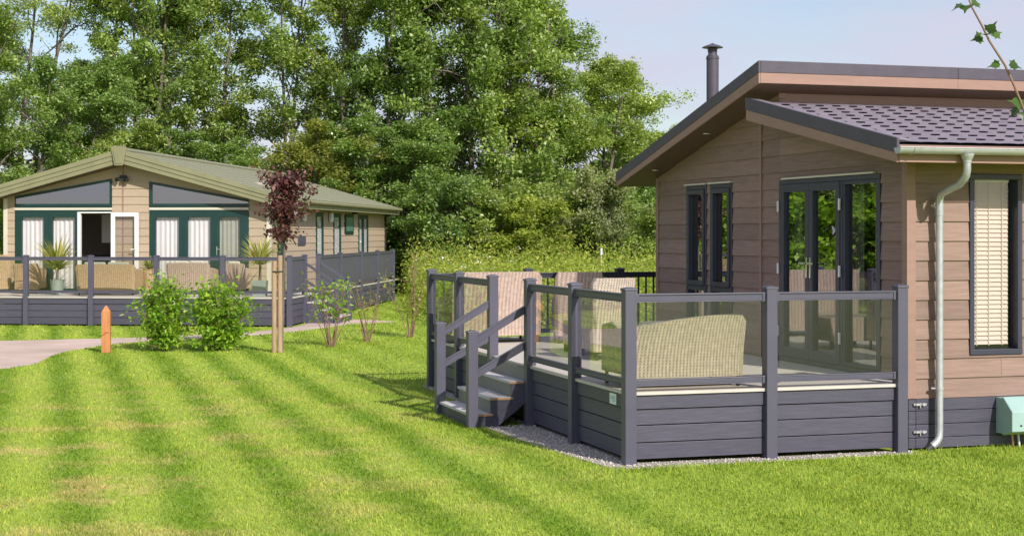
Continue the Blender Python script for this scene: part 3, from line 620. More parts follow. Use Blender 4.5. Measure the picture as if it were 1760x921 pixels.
def planter(loc, hp, rp, label, n=90, L=.75, sq=False, trunk=.0, seed=1, spread=1.0, mat='pot'):
    r = empty('potted_plant', loc, 0, label, 'potted plant'); rng = np.random.default_rng(seed)
    if sq: MB().hexa([(-rp*.85,-rp*.85,0),(rp*.85,-rp*.85,0),(rp*.85,rp*.85,0),(-rp*.85,rp*.85,0),(-rp,-rp,hp),(rp,-rp,hp),(rp,rp,hp),(-rp,rp,hp)]).build('pot', M[mat], r, .008)
    else: MB().lathe(0,0,[(rp*.8,0),(rp,hp*.97),(rp*1.05,hp*.97),(rp*1.05,hp),(rp*.9,hp),(rp*.88,hp-.03)]).build('pot', M[mat], r)
    if trunk: MB().tube([(0,0,hp-.03),(.01,0,hp+trunk)], [.035,.028], 8).build('trunk', M['bark'], r)
    V, F = [], []
    for i in range(n):
        a = rng.uniform(0,6.28); e = rng.uniform(-.1,1.35); l_ = L*rng.uniform(.65,1.1); w_ = .021*rng.uniform(.7,1.2)
        p = np.array([0,0,hp+trunk]); d = np.array([math.cos(a)*math.cos(e)*spread, math.sin(a)*math.cos(e)*spread, math.sin(e)+.25]); s_ = np.array([-math.sin(a),math.cos(a),0])
        b0 = len(V)
        for k in range(5):
            ww = w_*(1,1.1,.9,.6,.05)[k]; V += [p-s_*ww, p+s_*ww]; p = p+d*l_/4; d = d+np.array([0,0,-.17]); d /= np.linalg.norm(d)
        F += [(b0+2*k,b0+2*k+1,b0+2*k+3,b0+2*k+2) for k in range(4)]
    npmesh('foliage', np.array(V), np.array(F), M['leaf_strap'], r); return r
planter(lw(-10.62,36.0), .36, .16, 'spiky cordyline in a round zinc pot left of the open door', 170, .85, trunk=.22, seed=2)
planter(lw(-5.78,35.35), .36, .17, 'spiky cordyline on a short trunk in a zinc planter at the deck corner', 170, .75, trunk=.35, seed=3, sq=True)
planter(lw(-12.15,38.0-2.2), .45, .15, 'yellowing spiky plant at the left edge of the left deck', 110, .6, seed=4, trunk=.1, mat='pot_w')
planter(lw(-8.55,36.3), .60, .14, 'small leafy plant in a tall tan pot between the two sofas', 70, .32, seed=5, mat='rattan_tan')

# ------------------------------------------------------------------ decks
def post(parent, x, y, z0, z1, w=.055, mat=None, name='post'):
    mat = mat or M['post']; h = w+.007
    o = MB().box(x-w, x+w, y-w, y+w, z0, z1-.035).build(name, mat, parent, .006)
    mb = MB().box(x-h, x+h, y-h, y+h, z1-.0345, z1-.014)
    mb.add([(x-h,y-h,z1-.0139),(x+h,y-h,z1-.0139),(x+h,y+h,z1-.0139),(x-h,y+h,z1-.0139),(x-.02,y-.02,z1),(x+.02,y-.02,z1),(x+.02,y+.02,z1),(x-.02,y+.02,z1)], [(3,2,1,0),(4,5,6,7),(0,1,5,4),(1,2,6,5),(2,3,7,6),(3,0,4,7)])
    mb.build('post_cap', mat, o, .003); return o
def seg(p0, p1):   # mapping along a rail run: a along, z up, o sideways (right of the direction)
    d = Vector((p1[0]-p0[0], p1[1]-p0[1])); L = d.length; d.normalize(); r = Vector((d.y, -d.x))
    return (lambda a, z, o: (p0[0]+d.x*a+r.x*o, p0[1]+d.y*a+r.y*o, z)), L
def rail(parent, p0, p1, glass=True, mat=None, zt=1.548, zb=.775, gm=None, w=.055, fill=None):
    mat = mat or M['post']; m, L = seg(p0, p1); a0, a1 = w+.002, L-w-.002
    mb = MB().mbox(m, a0, a1, zt-.070, zt-.014, -.022, .022); mb.mbox(m, a0, a1, zt-.0139, zt, -.032, .032); mb.mbox(m, a0, a1, zt-.078, zt-.0701, -.027, .027)
    for a in (a0, a1-.03): mb.mbox(m, a, a+.03, zt-.085, zt-.012, -.030, .030)
    mb.build('top_rail', mat, parent, .004)
    mb = MB().mbox(m, a0, a1, zb-.052, zb-.010, -.020, .020); mb.mbox(m, a0, a1, zb-.0099, zb, -.026, .026); mb.mbox(m, a0, a1, zb-.060, zb-.0521, -.026, .026)
    for a in (a0, a1-.03): mb.mbox(m, a, a+.03, zb-.066, zb+.004, -.029, .029)
    mb.build('bottom_rail', mat, parent, .004)
    if glass: MB().mbox(m, a0+.035, a1-.035, zb+.004, zt-.08, -.004, .004).build('glass_panel', gm or M['glass'], parent)
    if fill == 'boards':
        mb = MB(); k = int((a1-a0)/.105); wdt = (a1-a0)/k
        for i in range(k): mb.mbox(m, a0+i*wdt+.0015, a0+(i+1)*wdt-.0015, zb+.001, zt-.079, -.008, .008)
        mb.build('board_panel', mat, parent, .003)
    if fill == 'bars':
        mb = MB(); k = int((a1-a0)/.11); wdt = (a1-a0)/k
        for i in range(1, k): mb.mbox(m, a0+i*wdt-.011, a0+i*wdt+.011, zb+.001, zt-.079, -.011, .011)
        mb.build('spindle_panel', mat, parent)
def fascia(parent, p0, p1, zs=(.046,.198,.355,.500,.632), mat=None, off=0.0):
    m, L = seg(p0, p1); mb = MB()
    for i in range(len(zs)-1):
        d = .018 if i == len(zs)-2 else 0
        mb.mbox(m, 0, L, zs[i]+.006, zs[i+1]-.003, off-.03, off+d)
    mb.build('skirting_panel', mat or M['skirt'], parent, .003)
def decking(parent, x0, x1, y0, y1, z, along='x', name='decking'):
    mb = MB(); w = .14
    if along == 'x':
        y = y0
        while y < y1-.01: ye = min(y+w, y1); mb.box(x0, x1, y, ye-.006, z-.028, z); y += w
    else:
        x = x0
        while x < x1-.01: xe = min(x+w, x1); mb.box(x, xe-.006, y0, y1, z-.028, z); x += w
    mb.build(name, M['deck'], parent)

dk = empty('raised_deck', (AX,AY,0), AR, 'raised grey deck with glass balustrade and steps in front of the brown lodge', 'deck')
PA, PB, PC = (0,0), (1.400,0), (2.772,0)
PD, PE, PF, PG, PH = (0,1.474), (0,2.943), (0,4.385), (0,5.90), (0,7.35)
for p in (PA,PB,PC,PD,PE,PF,PG,PH): post(dk, p[0], p[1], 0, 1.61)
for p0, p1 in ((PA,PB),(PB,PC),(PD,PA),(PE,PD),(PG,PF),(PH,PG)): rail(dk, p0, p1)
for p in ((1.38,7.35),(2.73,7.35),(4.1,7.35)): post(dk, p[0], p[1], 0, 1.61, mat=M['blackrail'])
for p0, p1 in (((0,7.35),(1.38,7.35)),((1.38,7.35),(2.73,7.35)),((2.73,7.35),(4.1,7.35))): rail(dk, p0, p1, False, M['blackrail'], fill='bars')
fascia(dk, (0,.02), (2.80,.02)); fascia(dk, (.02,7.38), (.02,4.33)); fascia(dk, (.02,3.0), (.02,0.0)); fascia(dk, (.03,4.33), (.03,3.0)); fascia(dk, (4.1,7.33), (0.05,7.33))
decking(dk, -.015, 2.80, -.02, .12, .662); decking(dk, -.015, 2.915, .121, 6.40, .662); decking(dk, -.015, 4.1, 6.41, 7.38, .662)
# steps
for i, (s0, s1_, z) in enumerate(((-.66,-.405,.150),(-.445,-.175,.320),(-.215,-.016,.490))):
    MB().box(s0, s1_, 2.99, 4.335, z-.028, z).build('step_tread', M['tread'], dk, .003)
    MB().box(s0+.004, s1_-.0, 2.984, 2.9895, z-.025, z-.003).build('tread_end', M['cut_end'], dk)
    MB().box(s1_-.025, s1_-.005, 3.0, 4.325, z+.001, z+.141).build('step_riser', M['riser'], dk)
    if i == 0: MB().box(s0+.02, s0+.04, 3.0, 4.325, .0, z-.029).build('step_riser', M['skirt'], dk)
for t0 in (2.985, 4.31):
    mb = MB(); out = [(-.64,.0),(-.64,.121),(-.43,.121),(-.43,.291),(-.20,.291),(-.20,.461),(-.035,.461),(-.035,.30),(-.42,.0)]
    m_ = lambda a, z, o: (a, t0+o, z)
    mb = MB()
    mb.mprism(m_, [(-.64,0),(-.40,0),(-.43,.121),(-.64,.121)], .008, .028); mb.mprism(m_, [(-.43,.121),(-.41,.0),(-.20,.155),(-.20,.291),(-.43,.291)], .006, .026); mb.mprism(m_, [(-.20,.155),(-.035,.285),(-.035,.461),(-.20,.461)], .008, .028)
    mb.mprism(m_, [(-.50,.0),(-.37,.0),(-.035,.26),(-.035,.36)], -.018, .004)
    mb.build('stringer', M['skirt'], dk, .003)
for t0, zt in ((2.985,1.055),(4.37,1.07)):
    post(dk, -.64, t0, 0, zt, name='newel_post')
for t0, te in ((2.985,2.985),(4.37,4.37)):
    m_ = lambda a, z, o: (a, te+o, z)
    for zn, ze in ((.985,1.29),(.615,.90)):
        mb = MB().mprism(m_, [(-.583,zn-.075),(-.058,ze-.075),(-.058,ze),(-.583,zn)], -.02, .02); mb.mprism(m_, [(-.583,zn+.0005),(-.058,ze+.0005),(-.058,ze+.014),(-.583,zn+.014)], -.03, .03)
        mb.build('handrail', M['post'], dk, .003)
np_ = MB().box(-.004, .0, .30, .49, .515, .625); 
pl = MB().box(-.006, -.0005, .31, .48, .515, .615).build('name_plate', M['plate'], dk, label='small white and teal plate on the deck side')
mb = MB()
for i, (a, w_) in enumerate(((.585,.10),(.568,.12),(.548,.07))): mb.box(-.0085, -.0063, .335, .335+w_, a-.004, a+.003)
mb.build('print', M['teal'], pl)

ld = empty('raised_deck', (LX,LY,0), LR, 'long raised grey deck wrapping the beige lodge on the left', 'deck')
for i in range(7): post(ld, -1.52*i, 0, 0, 1.60)
for i in range(6): rail(ld, (-1.52*(i+1),0), (-1.52*i,0), zt=1.555, zb=.80)
fascia(ld, (-9.2,.02), (.03,.02), (.03,.19,.34,.49,.625))
SP = [0,1.45,2.9,5.4,8.1,10.6,13.2]
for t in SP[1:]: post(ld, 0, t, 0, 1.60)
post(ld, -.5, 14.0, 0, 1.45)
for i, (a, b_) in enumerate(zip(SP[:-1], SP[1:])):
    if i == 1: continue
    rail(ld, (0,b_), (0,a), False, zt=1.555, zb=.80, fill='boards'); fascia(ld, (-.02,a), (-.02,b_), (.03,.19,.34,.49,.625))
fascia(ld, (-.10,1.45), (-.10,2.9), (.03,.19,.34,.49,.625))
decking(ld, -9.2, 0.015, -.02, 2.30, .655); decking(ld, -1.02, .015, 2.31, 14.0, .655, 'y')
for i, (s0, s1_, z) in enumerate(((.52,.80,.15),(.28,.56,.32),(.02,.32,.49))):
    MB().box(s0, s1_, 1.50, 2.86, z-.03, z).build('step_tread', M['deck'], ld, .003); MB().box(s0+.0, s0+.02, 1.52, 2.84, z+.001, z+.14).build('step_riser', M['skirt'], ld)
MB().box(.78, .795, 1.52, 2.84, 0, .12).build('step_riser', M['skirt'], ld)
for t in (1.47, 2.88):
    mb = MB(); m_ = lambda a, z, o: (a, t+o, z); mb.mprism(m_, [(.80,.0),(.80,.12),(.54,.12),(.54,.29),(.30,.29),(.30,.46),(.03,.46),(.03,.2),(.03,.0)][::-1], -.012, .012)
    mb.v = []; mb.f = []
    mb.mbox(m_, .54,.79,0,.119,-.012,.012); mb.mbox(m_, .30,.539,.0,.289,-.012,.012); mb.mbox(m_, .06,.299,.0,.459,-.012,.012); mb.build('stringer', M['skirt'], ld)
    post(ld, .76, t, 0, 1.05, name='newel_post')
    for zn, ze in ((.985,1.40),(.615,1.0)):
        MB().mprism(m_, [(.058,ze-.07),(.703,zn-.07),(.703,zn),(.058,ze)], -.02, .02).build('handrail', M['post'], ld, .003)

# ------------------------------------------------------------------ lodges
def clip(poly, a, b, c):      # keep a*x+b*z <= c
    out = []
    for i in range(len(poly)):
        p, q = poly[i], poly[(i+1) % len(poly)]; fp, fq = a*p[0]+b*p[1]-c, a*q[0]+b*q[1]-c
        if fp <= 0: out.append(p)
        if (fp < 0 and fq > 0) or (fp > 0 and fq < 0):
            k = fp/(fp-fq); out.append((p[0]+(q[0]-p[0])*k, p[1]+(q[1]-p[1])*k))
    return out
def siding(parent, m, a0, a1, z0, ztop, openings, mat, cuts=(), h=.19, lap=.016, name='wall', breaks=(), joints=3.6, seed=0):
    """lapped boards; openings: list of (a0,a1,z0,z1) ; cuts: half planes"""
    rnd = random.Random(seed); mb = MB(); z = z0; k = 0
    while z < ztop-1e-4:
        z1 = z+h; zb = sorted({z, min(z1, ztop)} | {q for o in openings for q in (o[2], o[3]) if z < q < min(z1, ztop)})
        f = lambda zz, zc=z: lap*(1-(zz-zc)/h)+.004
        js = [a0]; j = a0+rnd.uniform(.8, joints)
        while j < a1-.5: js.append(j); j += joints
        js.append(a1)
        for c, d in zip(zb[:-1], zb[1:]):
            for u, v in zip(js[:-1], js[1:]):
                iv = [(u, v-.003)]
                for o in openings:
                    if o[2] < d-1e-5 and o[3] > c+1e-5:
                        nv = []
                        for p, q in iv:
                            if o[1] <= p or o[0] >= q: nv.append((p, q)); continue
                            if o[0] > p: nv.append((p, o[0]))
                            if o[1] < q: nv.append((o[1], q))
                        iv = nv
                for p, q in iv:
                    if q-p < .01: continue
                    poly = [(p,c),(q,c),(q,d),(p,d)]
                    for cu in cuts: poly = clip(poly, *cu) if len(poly) > 2 else poly
                    if len(poly) > 2: mb.mprism(m, poly, -.03, f)
        z = z1; k += 1
    return mb.build(name, mat, parent)
def curtain(parent, m, a0, a1, z0, z1, o, mat, name='curtain', per=.09, amp=.02, seed=0):
    rnd = random.Random(seed); n_ = max(12, int((a1-a0)/.012)); v = []; f = []
    ph = rnd.uniform(0,6)
    for i in range(n_+1):
        a = a0+(a1-a0)*i/n_; d = amp*math.sin(2*math.pi*a/per+ph+.8*math.sin(a*9))+amp*.4*math.sin(a*43)
        for z in (z0, z1): v.append(m(a, z, o+d*(1 if z == z0 else .6)))
    for i in range(n_): f.append((2*i,2*i+2,2*i+3,2*i+1))
    nv = len(v); v2 = [(x+.002,y+.002,z) for x,y,z in v]
    MB().add(v+v2, f+[tuple(nv+q for q in g_)[::-1] for g_ in f]).build(name, mat, parent, smooth=True)
def window(parent, m, a0, a1, z0, z1, frame, pane, fw=.055, dep=(-.06,.024), trans=(), name='window', mull=(), lintel=None, inner=0):
    mb = MB(); d0, d1 = dep
    mb.mbox(m, a0, a1, z1-fw, z1, d0, d1); mb.mbox(m, a0, a1, z0, z0+fw, d0, d1+.006)
    mb.mbox(m, a0, a0+fw, z0+fw, z1-fw, d0, d1); mb.mbox(m, a1-fw, a1, z0+fw, z1-fw, d0, d1)
    for z in trans: mb.mbox(m, a0+fw, a1-fw, z-fw*.6, z+fw*.6, d0, d1-.004)
    for a in mull: mb.mbox(m, a-fw*.8, a+fw*.8, z0+fw, z1-fw, d0, d1-.004)
    w_ = empty_part = mb.build('frame' if False else name, frame, parent, .004)
    MB().mbox(m, a0+fw*.7, a1-fw*.7, z0+fw*.7, z1-fw*.7, (d0+d1)/2-.02, (d0+d1)/2-.012).build('pane', pane, w_)
    if inner:   # opening sash set inside the outer frame
        q = inner; s_ = MB(); lo = trans[0]+fw*.6+.004 if trans else z0+fw+.004
        s_.mbox(m, a0+fw+.003, a1-fw-.003, z1-fw-.003-q, z1-fw-.003, -.03, d1+.014); s_.mbox(m, a0+fw+.003, a1-fw-.003, lo, lo+q, -.03, d1+.014)
        s_.mbox(m, a0+fw+.003, a0+fw+q, lo+q, z1-fw-.003-q, -.03, d1+.014); s_.mbox(m, a1-fw-q, a1-fw-.003, lo+q, z1-fw-.003-q, -.03, d1+.014)
        s_.build('sash', frame, w_, .004)
    return w_
def lever(m, a, z, o, mat, side, parent):
    mb = MB().mbox(m, a-.014, a+.014, z-.11, z+.11, o, o+.008); mb.mbox(m, min(a,a+side*.11), max(a,a+side*.11), z+.035, z+.055, o+.03, o+.045); mb.mbox(m, a-.009, a+.009, z+.036, z+.054, o+.0081, o+.0299)
    mb.build('handle', mat, parent, .002)
def door_leaf(parent, m, a0, a1, z0, z1, frame, pane, hinge_a=None, handle=None, fw=.085, name='door', o=(-.04,.020), hm=None, hg=True):
    d0, d1 = o; mb = MB(); mb.mbox(m, a0, a1, z1-fw, z1, d0, d1); mb.mbox(m, a0, a1, z0, z0+fw*1.3, d0, d1)
    mb.mbox(m, a0, a0+fw, z0+fw*1.3, z1-fw, d0, d1); mb.mbox(m, a1-fw, a1, z0+fw*1.3, z1-fw, d0, d1)
    d = mb.build(name, frame, parent, .005)
    MB().mbox(m, a0+fw-.01, a1-fw+.01, z0+fw*1.3-.01, z1-fw+.01, (d0+d1)/2-.008, (d0+d1)/2).build('pane', pane, d)
    if hinge_a is not None:
        for z in (z0+.28, (z0+z1)/2+.02, z1-.24): MB().mbox(m, hinge_a-.016, hinge_a+.016, z-.06, z+.06, d1+.001, d1+.018).build('hinge', M['white'], d, .004)
    if handle: lever(m, handle[0], (z0+z1)/2-.02 if len(handle) < 3 else handle[2], d1+.001, hm or M['chrome'], handle[1], d)
    return d
def tiled(parent, corners, rows, wave, mat, name='roof', step=.028, amp=.012, dx=.045, gap=0):
    """corners: eave start, eave end, ridge end, ridge start"""
    e0, e1, r1, r0 = [np.array(c, float) for c in corners]; La = np.linalg.norm(e1-e0); Ls = np.linalg.norm(r0-e0)
    nrm = np.cross(e1-e0, r0-e0); nrm /= np.linalg.norm(nrm); nrm = nrm if nrm[2] > 0 else -nrm
    na = int(La/dx); nr = int(round(Ls/rows)); v = []; vv = []
    for k in range(nr):
        for e in (0, .5, .96, 1.0):
            vv.append(((k+e)/nr, (1-e/.96)*step+.004 if e <= .96 else .004, k))
    for (q, hgt, k) in vv:
        for i in range(na+1):
            u = i/na; p = (e0*(1-u)+e1*u)*(1-q)+(r0*(1-u)+r1*u)*q
            a = u*La/wave+(.5 if k % 2 else 0); w_ = abs(math.sin(math.pi*a))**.7
            v.append(tuple(p+nrm*(hgt+amp*w_)))
    f = []
    for j in range(len(vv)-1):
        for i in range(na):
            if gap and j % 4 == 3:
                a = (i+.5)/na*La/wave+(.5 if (j//4+1) % 2 else 0)
                if abs(math.sin(math.pi*a)) > .72: continue     # open roll end: the dark gap under each tile
            q = j*(na+1)+i; f.append((q,q+1,q+na+2,q+na+1))
    return MB().add(v, f).build(name, mat, parent)

# ---- right-hand brown lodge -------------------------------------------------
SW, T0, T1, SE = 2.93, .12, 6.42, 14.6
lr = empty('holiday_lodge', (AX,AY,0), AR, 'brown timber clad lodge with stepped plum grey roof and black flue', 'lodge')
G = lambda a, z, o: (SW-o, a, z)             # gable wall facing the deck
S = lambda a, z, o: (a, T0-o, z)             # long sunlit wall
hi = lambda t: 3.752-.2313*(t-2.482); lo = lambda t: 3.363-.191*(2.805-t)
op = [(.598,2.795,.60,2.69),(4.036,4.678,.75,2.70),(4.783,5.42,.75,2.70)]
siding(lr, G, T0+.0, 2.80, .50, 3.6, op, M['clad'], [(-.191,1,3.363-.191*2.805)], seed=1, joints=9)
siding(lr, G, 2.80, 3.235, .50, 3.8, op, M['clad'], [(.2313,1,3.752+.2313*2.482)], seed=2, joints=9)
siding(lr, G, 3.275, T1, .50, 3.8, op, M['clad'], [(.2313,1,3.752+.2313*2.482)], seed=3, joints=9)
MB().mprism(G, [(3.235,.5),(3.275,.5),(3.275,hi(3.275)),(3.235,hi(3.235))], -.02, .03).build('cover_strip', M['trim'], lr)
ops = [(3.598,4.20,.903,2.676)]
siding(lr, S, SW, SE, .50, 2.86, ops, M['clad'], seed=4, joints=3.1)
for a in (5.2, 7.5): pass
MB().box(SW-.028, SW+.07, T0-.028, T0+.07, .50, lo(T0)-.003).build('corner_board', M['trim'], lr, .003)
MB().box(SW-.026, SW+.06, T1-.06, T1+.02, .50, hi(T1)-.003).build('corner_board', M['trim'], lr, .003)
MB().box(SW, SE, T1-.10, T1, .0, 2.84).build('back_wall', M['clad'], lr); MB().box(SE-.1, SE, T0+.04, T1-.101, .0, 2.84).build('end_wall', M['clad'], lr)
# skirting planks
mb = MB()
for z0, z1 in ((.02,.115),(.121,.245),(.251,.375),(.381,.497)):
    mb.mbox(S, SW+.0, SW+.078, z0, z1, -.02, .012); mb.mbox(S, SW+.082, SE, z0, z1, -.02, .012)
sk = mb.build('skirting_panel', M['skirt'], lr, .003)
for z in (.175, .44):
    mb = MB().mbox(S, SW+.045, SW+.115, z-.006, z+.014, .0121, .034); mb.mbox(S, SW+.128, SW+.185, z-.006, z+.014, .0121, .034); mb.tube([S(SW+.118, z+.02, .03), S(SW+.118, z-.03, .03)], .008, 8); mb.tube([S(SW+.15, z+.004, .034), S(SW+.15, z+.004, .046)], .016, 10); mb.tube([S(SW+.075, z+.004, .034), S(SW+.075, z+.004, .046)], .012, 10)
    mb.build('hinge', M['galv'], sk)
# windows
MB().mbox(G, 4.03, 4.69, 2.703, 2.722, .002, .05).build('drip_strip', M['cream'], lr); MB().mbox(G, 4.775, 5.43, 2.703, 2.722, .002, .05).build('drip_strip', M['cream'], lr); MB().mbox(G, .70, 2.70, 2.693, 2.712, .002, .045).build('drip_strip', M['cream'], lr)
for a0, a1 in ((4.04,4.675),(4.787,5.416)): window(lr, G, a0, a1, .752, 2.698, M['frame'], M['pane'], .05, trans=(1.40,), inner=.06)
# patio door set: outer frame, two leaves and a side light
fr_ = MB(); fr_.mbox(G, .60, 2.793, 2.64, 2.688, -.07, .026); fr_.mbox(G, .60, 2.793, .664, .715, -.07, .04); fr_.mbox(G, .60, .65, .7151, 2.639, -.07, .026); fr_.mbox(G, 2.743, 2.793, .7151, 2.639, -.07, .026); fr_.mbox(G, 1.345, 1.395, .7151, 2.639, -.07, .026)
fr_.build('door_frame', M['frame'], lr, .004)
door_leaf(lr, G, 1.397, 2.068, .72, 2.636, M['frame'], M['pane'], 1.378, (2.028,-1,1.72), hm=M['chrome'], o=(-.04,.036))
door_leaf(lr, G, 2.072, 2.741, .72, 2.636, M['frame'], M['pane'], 2.775, (2.112,1,1.72), hm=M['chrome'], o=(-.04,.036))
window(lr, G, .652, 1.343, .72, 2.636, M['frame'], M['pane'], .035, (-.05,.02), name='side_light')
# blind window on the sunny wall
w_ = window(lr, S, 3.602, 4.196, .906, 2.673, M['frame'], M['pane_clear'], .052, (-.11,.028), name='window')
mb = MB(); z = 1.0
while z < 2.60:
    mb.hexa([S(3.66,z,-.072),S(4.10,z,-.072),S(4.10,z+.001,-.076),S(3.66,z+.001,-.076),S(3.66,z+.046,-.090),S(4.10,z+.046,-.090),S(4.10,z+.047,-.094),S(3.66,z+.047,-.094)]); z += .044
bl = mb.build('blind', M['blind'], lr)
MB().mbox(S, 3.655, 4.11, 2.60, 2.64, -.12, -.07).build('head_rail', M['white'], bl); mb = MB()
for a in (3.74, 3.88, 4.03): mb.mbox(S, a-.004, a+.004, .99, 2.60, -.070, -.068)
mb.build('ladder_tape', M['cream'], bl)
# interior of the lodge
MB().box(SW+.05, 8, T0+.05, T1-.12, .60, .66).build('floor', M['floor_int'], lr); MB().box(8.0, 8.05, T0+.05, T1-.12, .66, 2.75).build('inner_wall', M['dark_int'], lr)
MB().box(SW+.05, 8, T0+.05, T1-.12, 2.77, 2.80).build('ceiling', M['cream'], lr)
for a0, a1 in ((.62,.95),(1.20,1.42),(2.55,2.78)): curtain(lr, G, a0, a1, .68, 2.64, -.14, M['curtain'], seed=int(a0*10))
for a0, a1 in ((4.06,4.28),(4.80,5.02),(5.2,5.4)): curtain(lr, G, a0, a1, .8, 2.66, -.15, M['curtain'], seed=int(a0*10))
# roofs
s0 = 2.5; S1 = 15.0
def rp(mb, tA, zA, tB, zB, dA, dB, x0, x1): # slab: top line z, thickness d down
    mb.hexa([(x0,tA,zA-dA),(x1,tA,zA-dA),(x1,tB,zB-dB),(x0,tB,zB-dB),(x0,tA,zA),(x1,tA,zA),(x1,tB,zB),(x0,tB,zB)])
hiT = lambda t: 4.0-.242*(t-2.482); loT = lambda t: 3.604-.200*(2.805-t)
mb = MB(); rp(mb, 2.51, hiT(2.51)-.012, 6.86, hiT(6.86)-.012, .19, .14, s0+.03, S1); rf_ = mb.build('roof', M['tile'], lr)
mb = MB(); rp(mb, 2.482, 4.0, 6.887, hiT(6.887), .132, .132, s0, s0+.028); mb.build('verge_trim', M['dark_trim'], rf_, .003)
mb = MB(); mb.hexa([(s0+.006,2.49,hi(2.49)),(s0+.028,2.49,hi(2.49)),(s0+.028,6.88,hi(6.88)),(s0+.006,6.88,hi(6.88)),(s0+.006,2.49,hiT(2.49)-.133),(s0+.028,2.49,hiT(2.49)-.133),(s0+.028,6.88,hiT(6.88)-.133),(s0+.006,6.88,hiT(6.88)-.133)]); mb.build('bargeboard', M['trim'], rf_)
for k in range(5):
    x = s0+.03+k*2.5; MB().box(x, x+2.496, 2.480, 2.508, 3.868, 4.0-(0 if k else .0)).build('ridge_trim', M['dark_trim'], rf_, .003); MB().box(x, x+2.497, 2.487, 2.509, hi(2.487)+.002, 3.867).build('fascia_board', M['trim'], rf_)
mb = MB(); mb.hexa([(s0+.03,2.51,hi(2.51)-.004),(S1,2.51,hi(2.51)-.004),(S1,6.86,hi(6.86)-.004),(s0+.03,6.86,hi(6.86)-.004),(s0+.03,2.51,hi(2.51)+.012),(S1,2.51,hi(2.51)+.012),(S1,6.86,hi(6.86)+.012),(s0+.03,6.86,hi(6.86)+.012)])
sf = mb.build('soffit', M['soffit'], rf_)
for t in (6.0, 4.35): mb = MB(); mb.lathe(2.72, t, [(.045,hi(t)-.016),(.045,hi(t)-.005)], 14); mb.build('downlight', M['white'], sf)
mb = MB()
for k in range(5): mb.box(s0+.06+k*2.4, s0+.063+k*2.4, 2.5, 6.8, 0, 0)
MB().box(s0, S1, 6.861, 6.89, hi(6.88), hiT(6.88)).build('eaves_fascia', M['trim'], rf_)
# clerestory strip between the roofs
MB().box(SW-.0, S1-.1, 2.80, 2.86, loT(2.8)-.3, hi(2.8)+.002).build('clerestory_wall', M['trim'], lr); MB().box(SW-.03, SW+.06, 2.775, 2.799, loT(2.79)+.02, hi(2.79)-.004).build('clerestory_trim', M['trim'], lr)
# lower roof
TE = -.389
mb = MB(); rp(mb, TE+.02, loT(TE+.02)-.046, 2.80, loT(2.80)-.046, .07, .07, s0+.03, S1); r2 = mb.build('roof', M['dark_trim'], lr)
tiled(r2, [(s0+.028,TE-.02,loT(TE-.02)-.036),(S1,TE-.02,loT(TE-.02)-.036),(S1,2.80,loT(2.80)-.036),(s0+.028,2.80,loT(2.80)-.036)], .30, .21, M['tile'], 'tiles', .012, .004, .0175, gap=1)
mb = MB(); rp(mb, TE-.005, loT(TE-.005)+.012, 2.82, loT(2.82)+.012, .135, .135, s0, s0+.028); mb.build('verge_trim', M['dark_trim'], r2, .003)
MB().hexa([(s0+.029,TE,loT(TE)-.005),(s0+.15,TE,loT(TE)-.005),(s0+.15,2.79,loT(2.79)-.005),(s0+.029,2.79,loT(2.79)-.005),(s0+.029,TE,loT(TE)+.012),(s0+.15,TE,loT(TE)+.004),(s0+.15,2.79,loT(2.79)+.004),(s0+.029,2.79,loT(2.79)+.012)]).build('verge_flashing', M['tile'], r2)
mb = MB(); mb.hexa([(s0+.006,TE+.01,lo(TE)),(s0+.028,TE+.01,lo(TE)),(s0+.028,2.81,lo(2.81)),(s0+.006,2.81,lo(2.81)),(s0+.006,TE+.01,loT(TE)-.125),(s0+.028,TE+.01,loT(TE)-.125),(s0+.028,2.81,loT(2.81)-.125),(s0+.006,2.81,loT(2.81)-.125)]); mb.build('bargeboard', M['trim'], r2)
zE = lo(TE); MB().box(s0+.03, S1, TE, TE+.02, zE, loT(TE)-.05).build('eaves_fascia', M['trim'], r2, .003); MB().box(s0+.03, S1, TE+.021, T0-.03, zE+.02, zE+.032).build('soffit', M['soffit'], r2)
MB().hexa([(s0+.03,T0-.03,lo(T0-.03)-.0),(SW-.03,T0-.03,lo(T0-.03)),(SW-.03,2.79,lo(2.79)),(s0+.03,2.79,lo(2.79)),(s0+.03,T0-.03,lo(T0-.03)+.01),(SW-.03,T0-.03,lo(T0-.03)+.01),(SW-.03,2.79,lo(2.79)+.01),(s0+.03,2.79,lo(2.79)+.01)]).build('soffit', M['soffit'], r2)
# gutter and downpipe
gz = 2.885; gt = TE-.062; n_ = 10; mb = MB(); v = []
for x in (s0-.03, S1):
    for rr_ in (.058, .052):
        for k in range(n_+1): a = math.pi+math.pi*k/n_; v.append((x, gt+rr_*math.cos(a), gz+rr_*math.sin(a)))
q = n_+1; f = []
for k in range(n_): f += [(k,k+1,2*q+k+1,2*q+k),(3*q+k,3*q+k+1,q+k+1,q+k),(k,q+k,q+k+1,k+1)]
f += [(0,2*q,3*q,q),(n_,q+n_,3*q+n_,2*q+n_)]
mb.add(v, f); mb.tube([(s0-.03,gt-.056,gz),(S1,gt-.056,gz)], .007, 6)
mb.add([(s0-.031,gt+.058*math.cos(math.pi+math.pi*k/n_),gz+.058*math.sin(math.pi+math.pi*k/n_)) for k in range(n_+1)]+[(s0-.027,gt+.058*math.cos(math.pi+math.pi*k/n_),gz+.058*math.sin(math.pi+math.pi*k/n_)) for k in range(n_+1)], [tuple(range(n_+1)), tuple(range(n_+1,2*n_+2))[::-1]])
gu = mb.build('gutter', M['galv'], lr, smooth=False)
mb = MB()
for x in (s0+.12, 4.0, 5.2, 6.4, 7.6): mb.tube([(x,gt+.062*math.cos(a),gz+.062*math.sin(a)) for a in np.linspace(math.pi*.95, 2*math.pi, 12)], .005, 4)
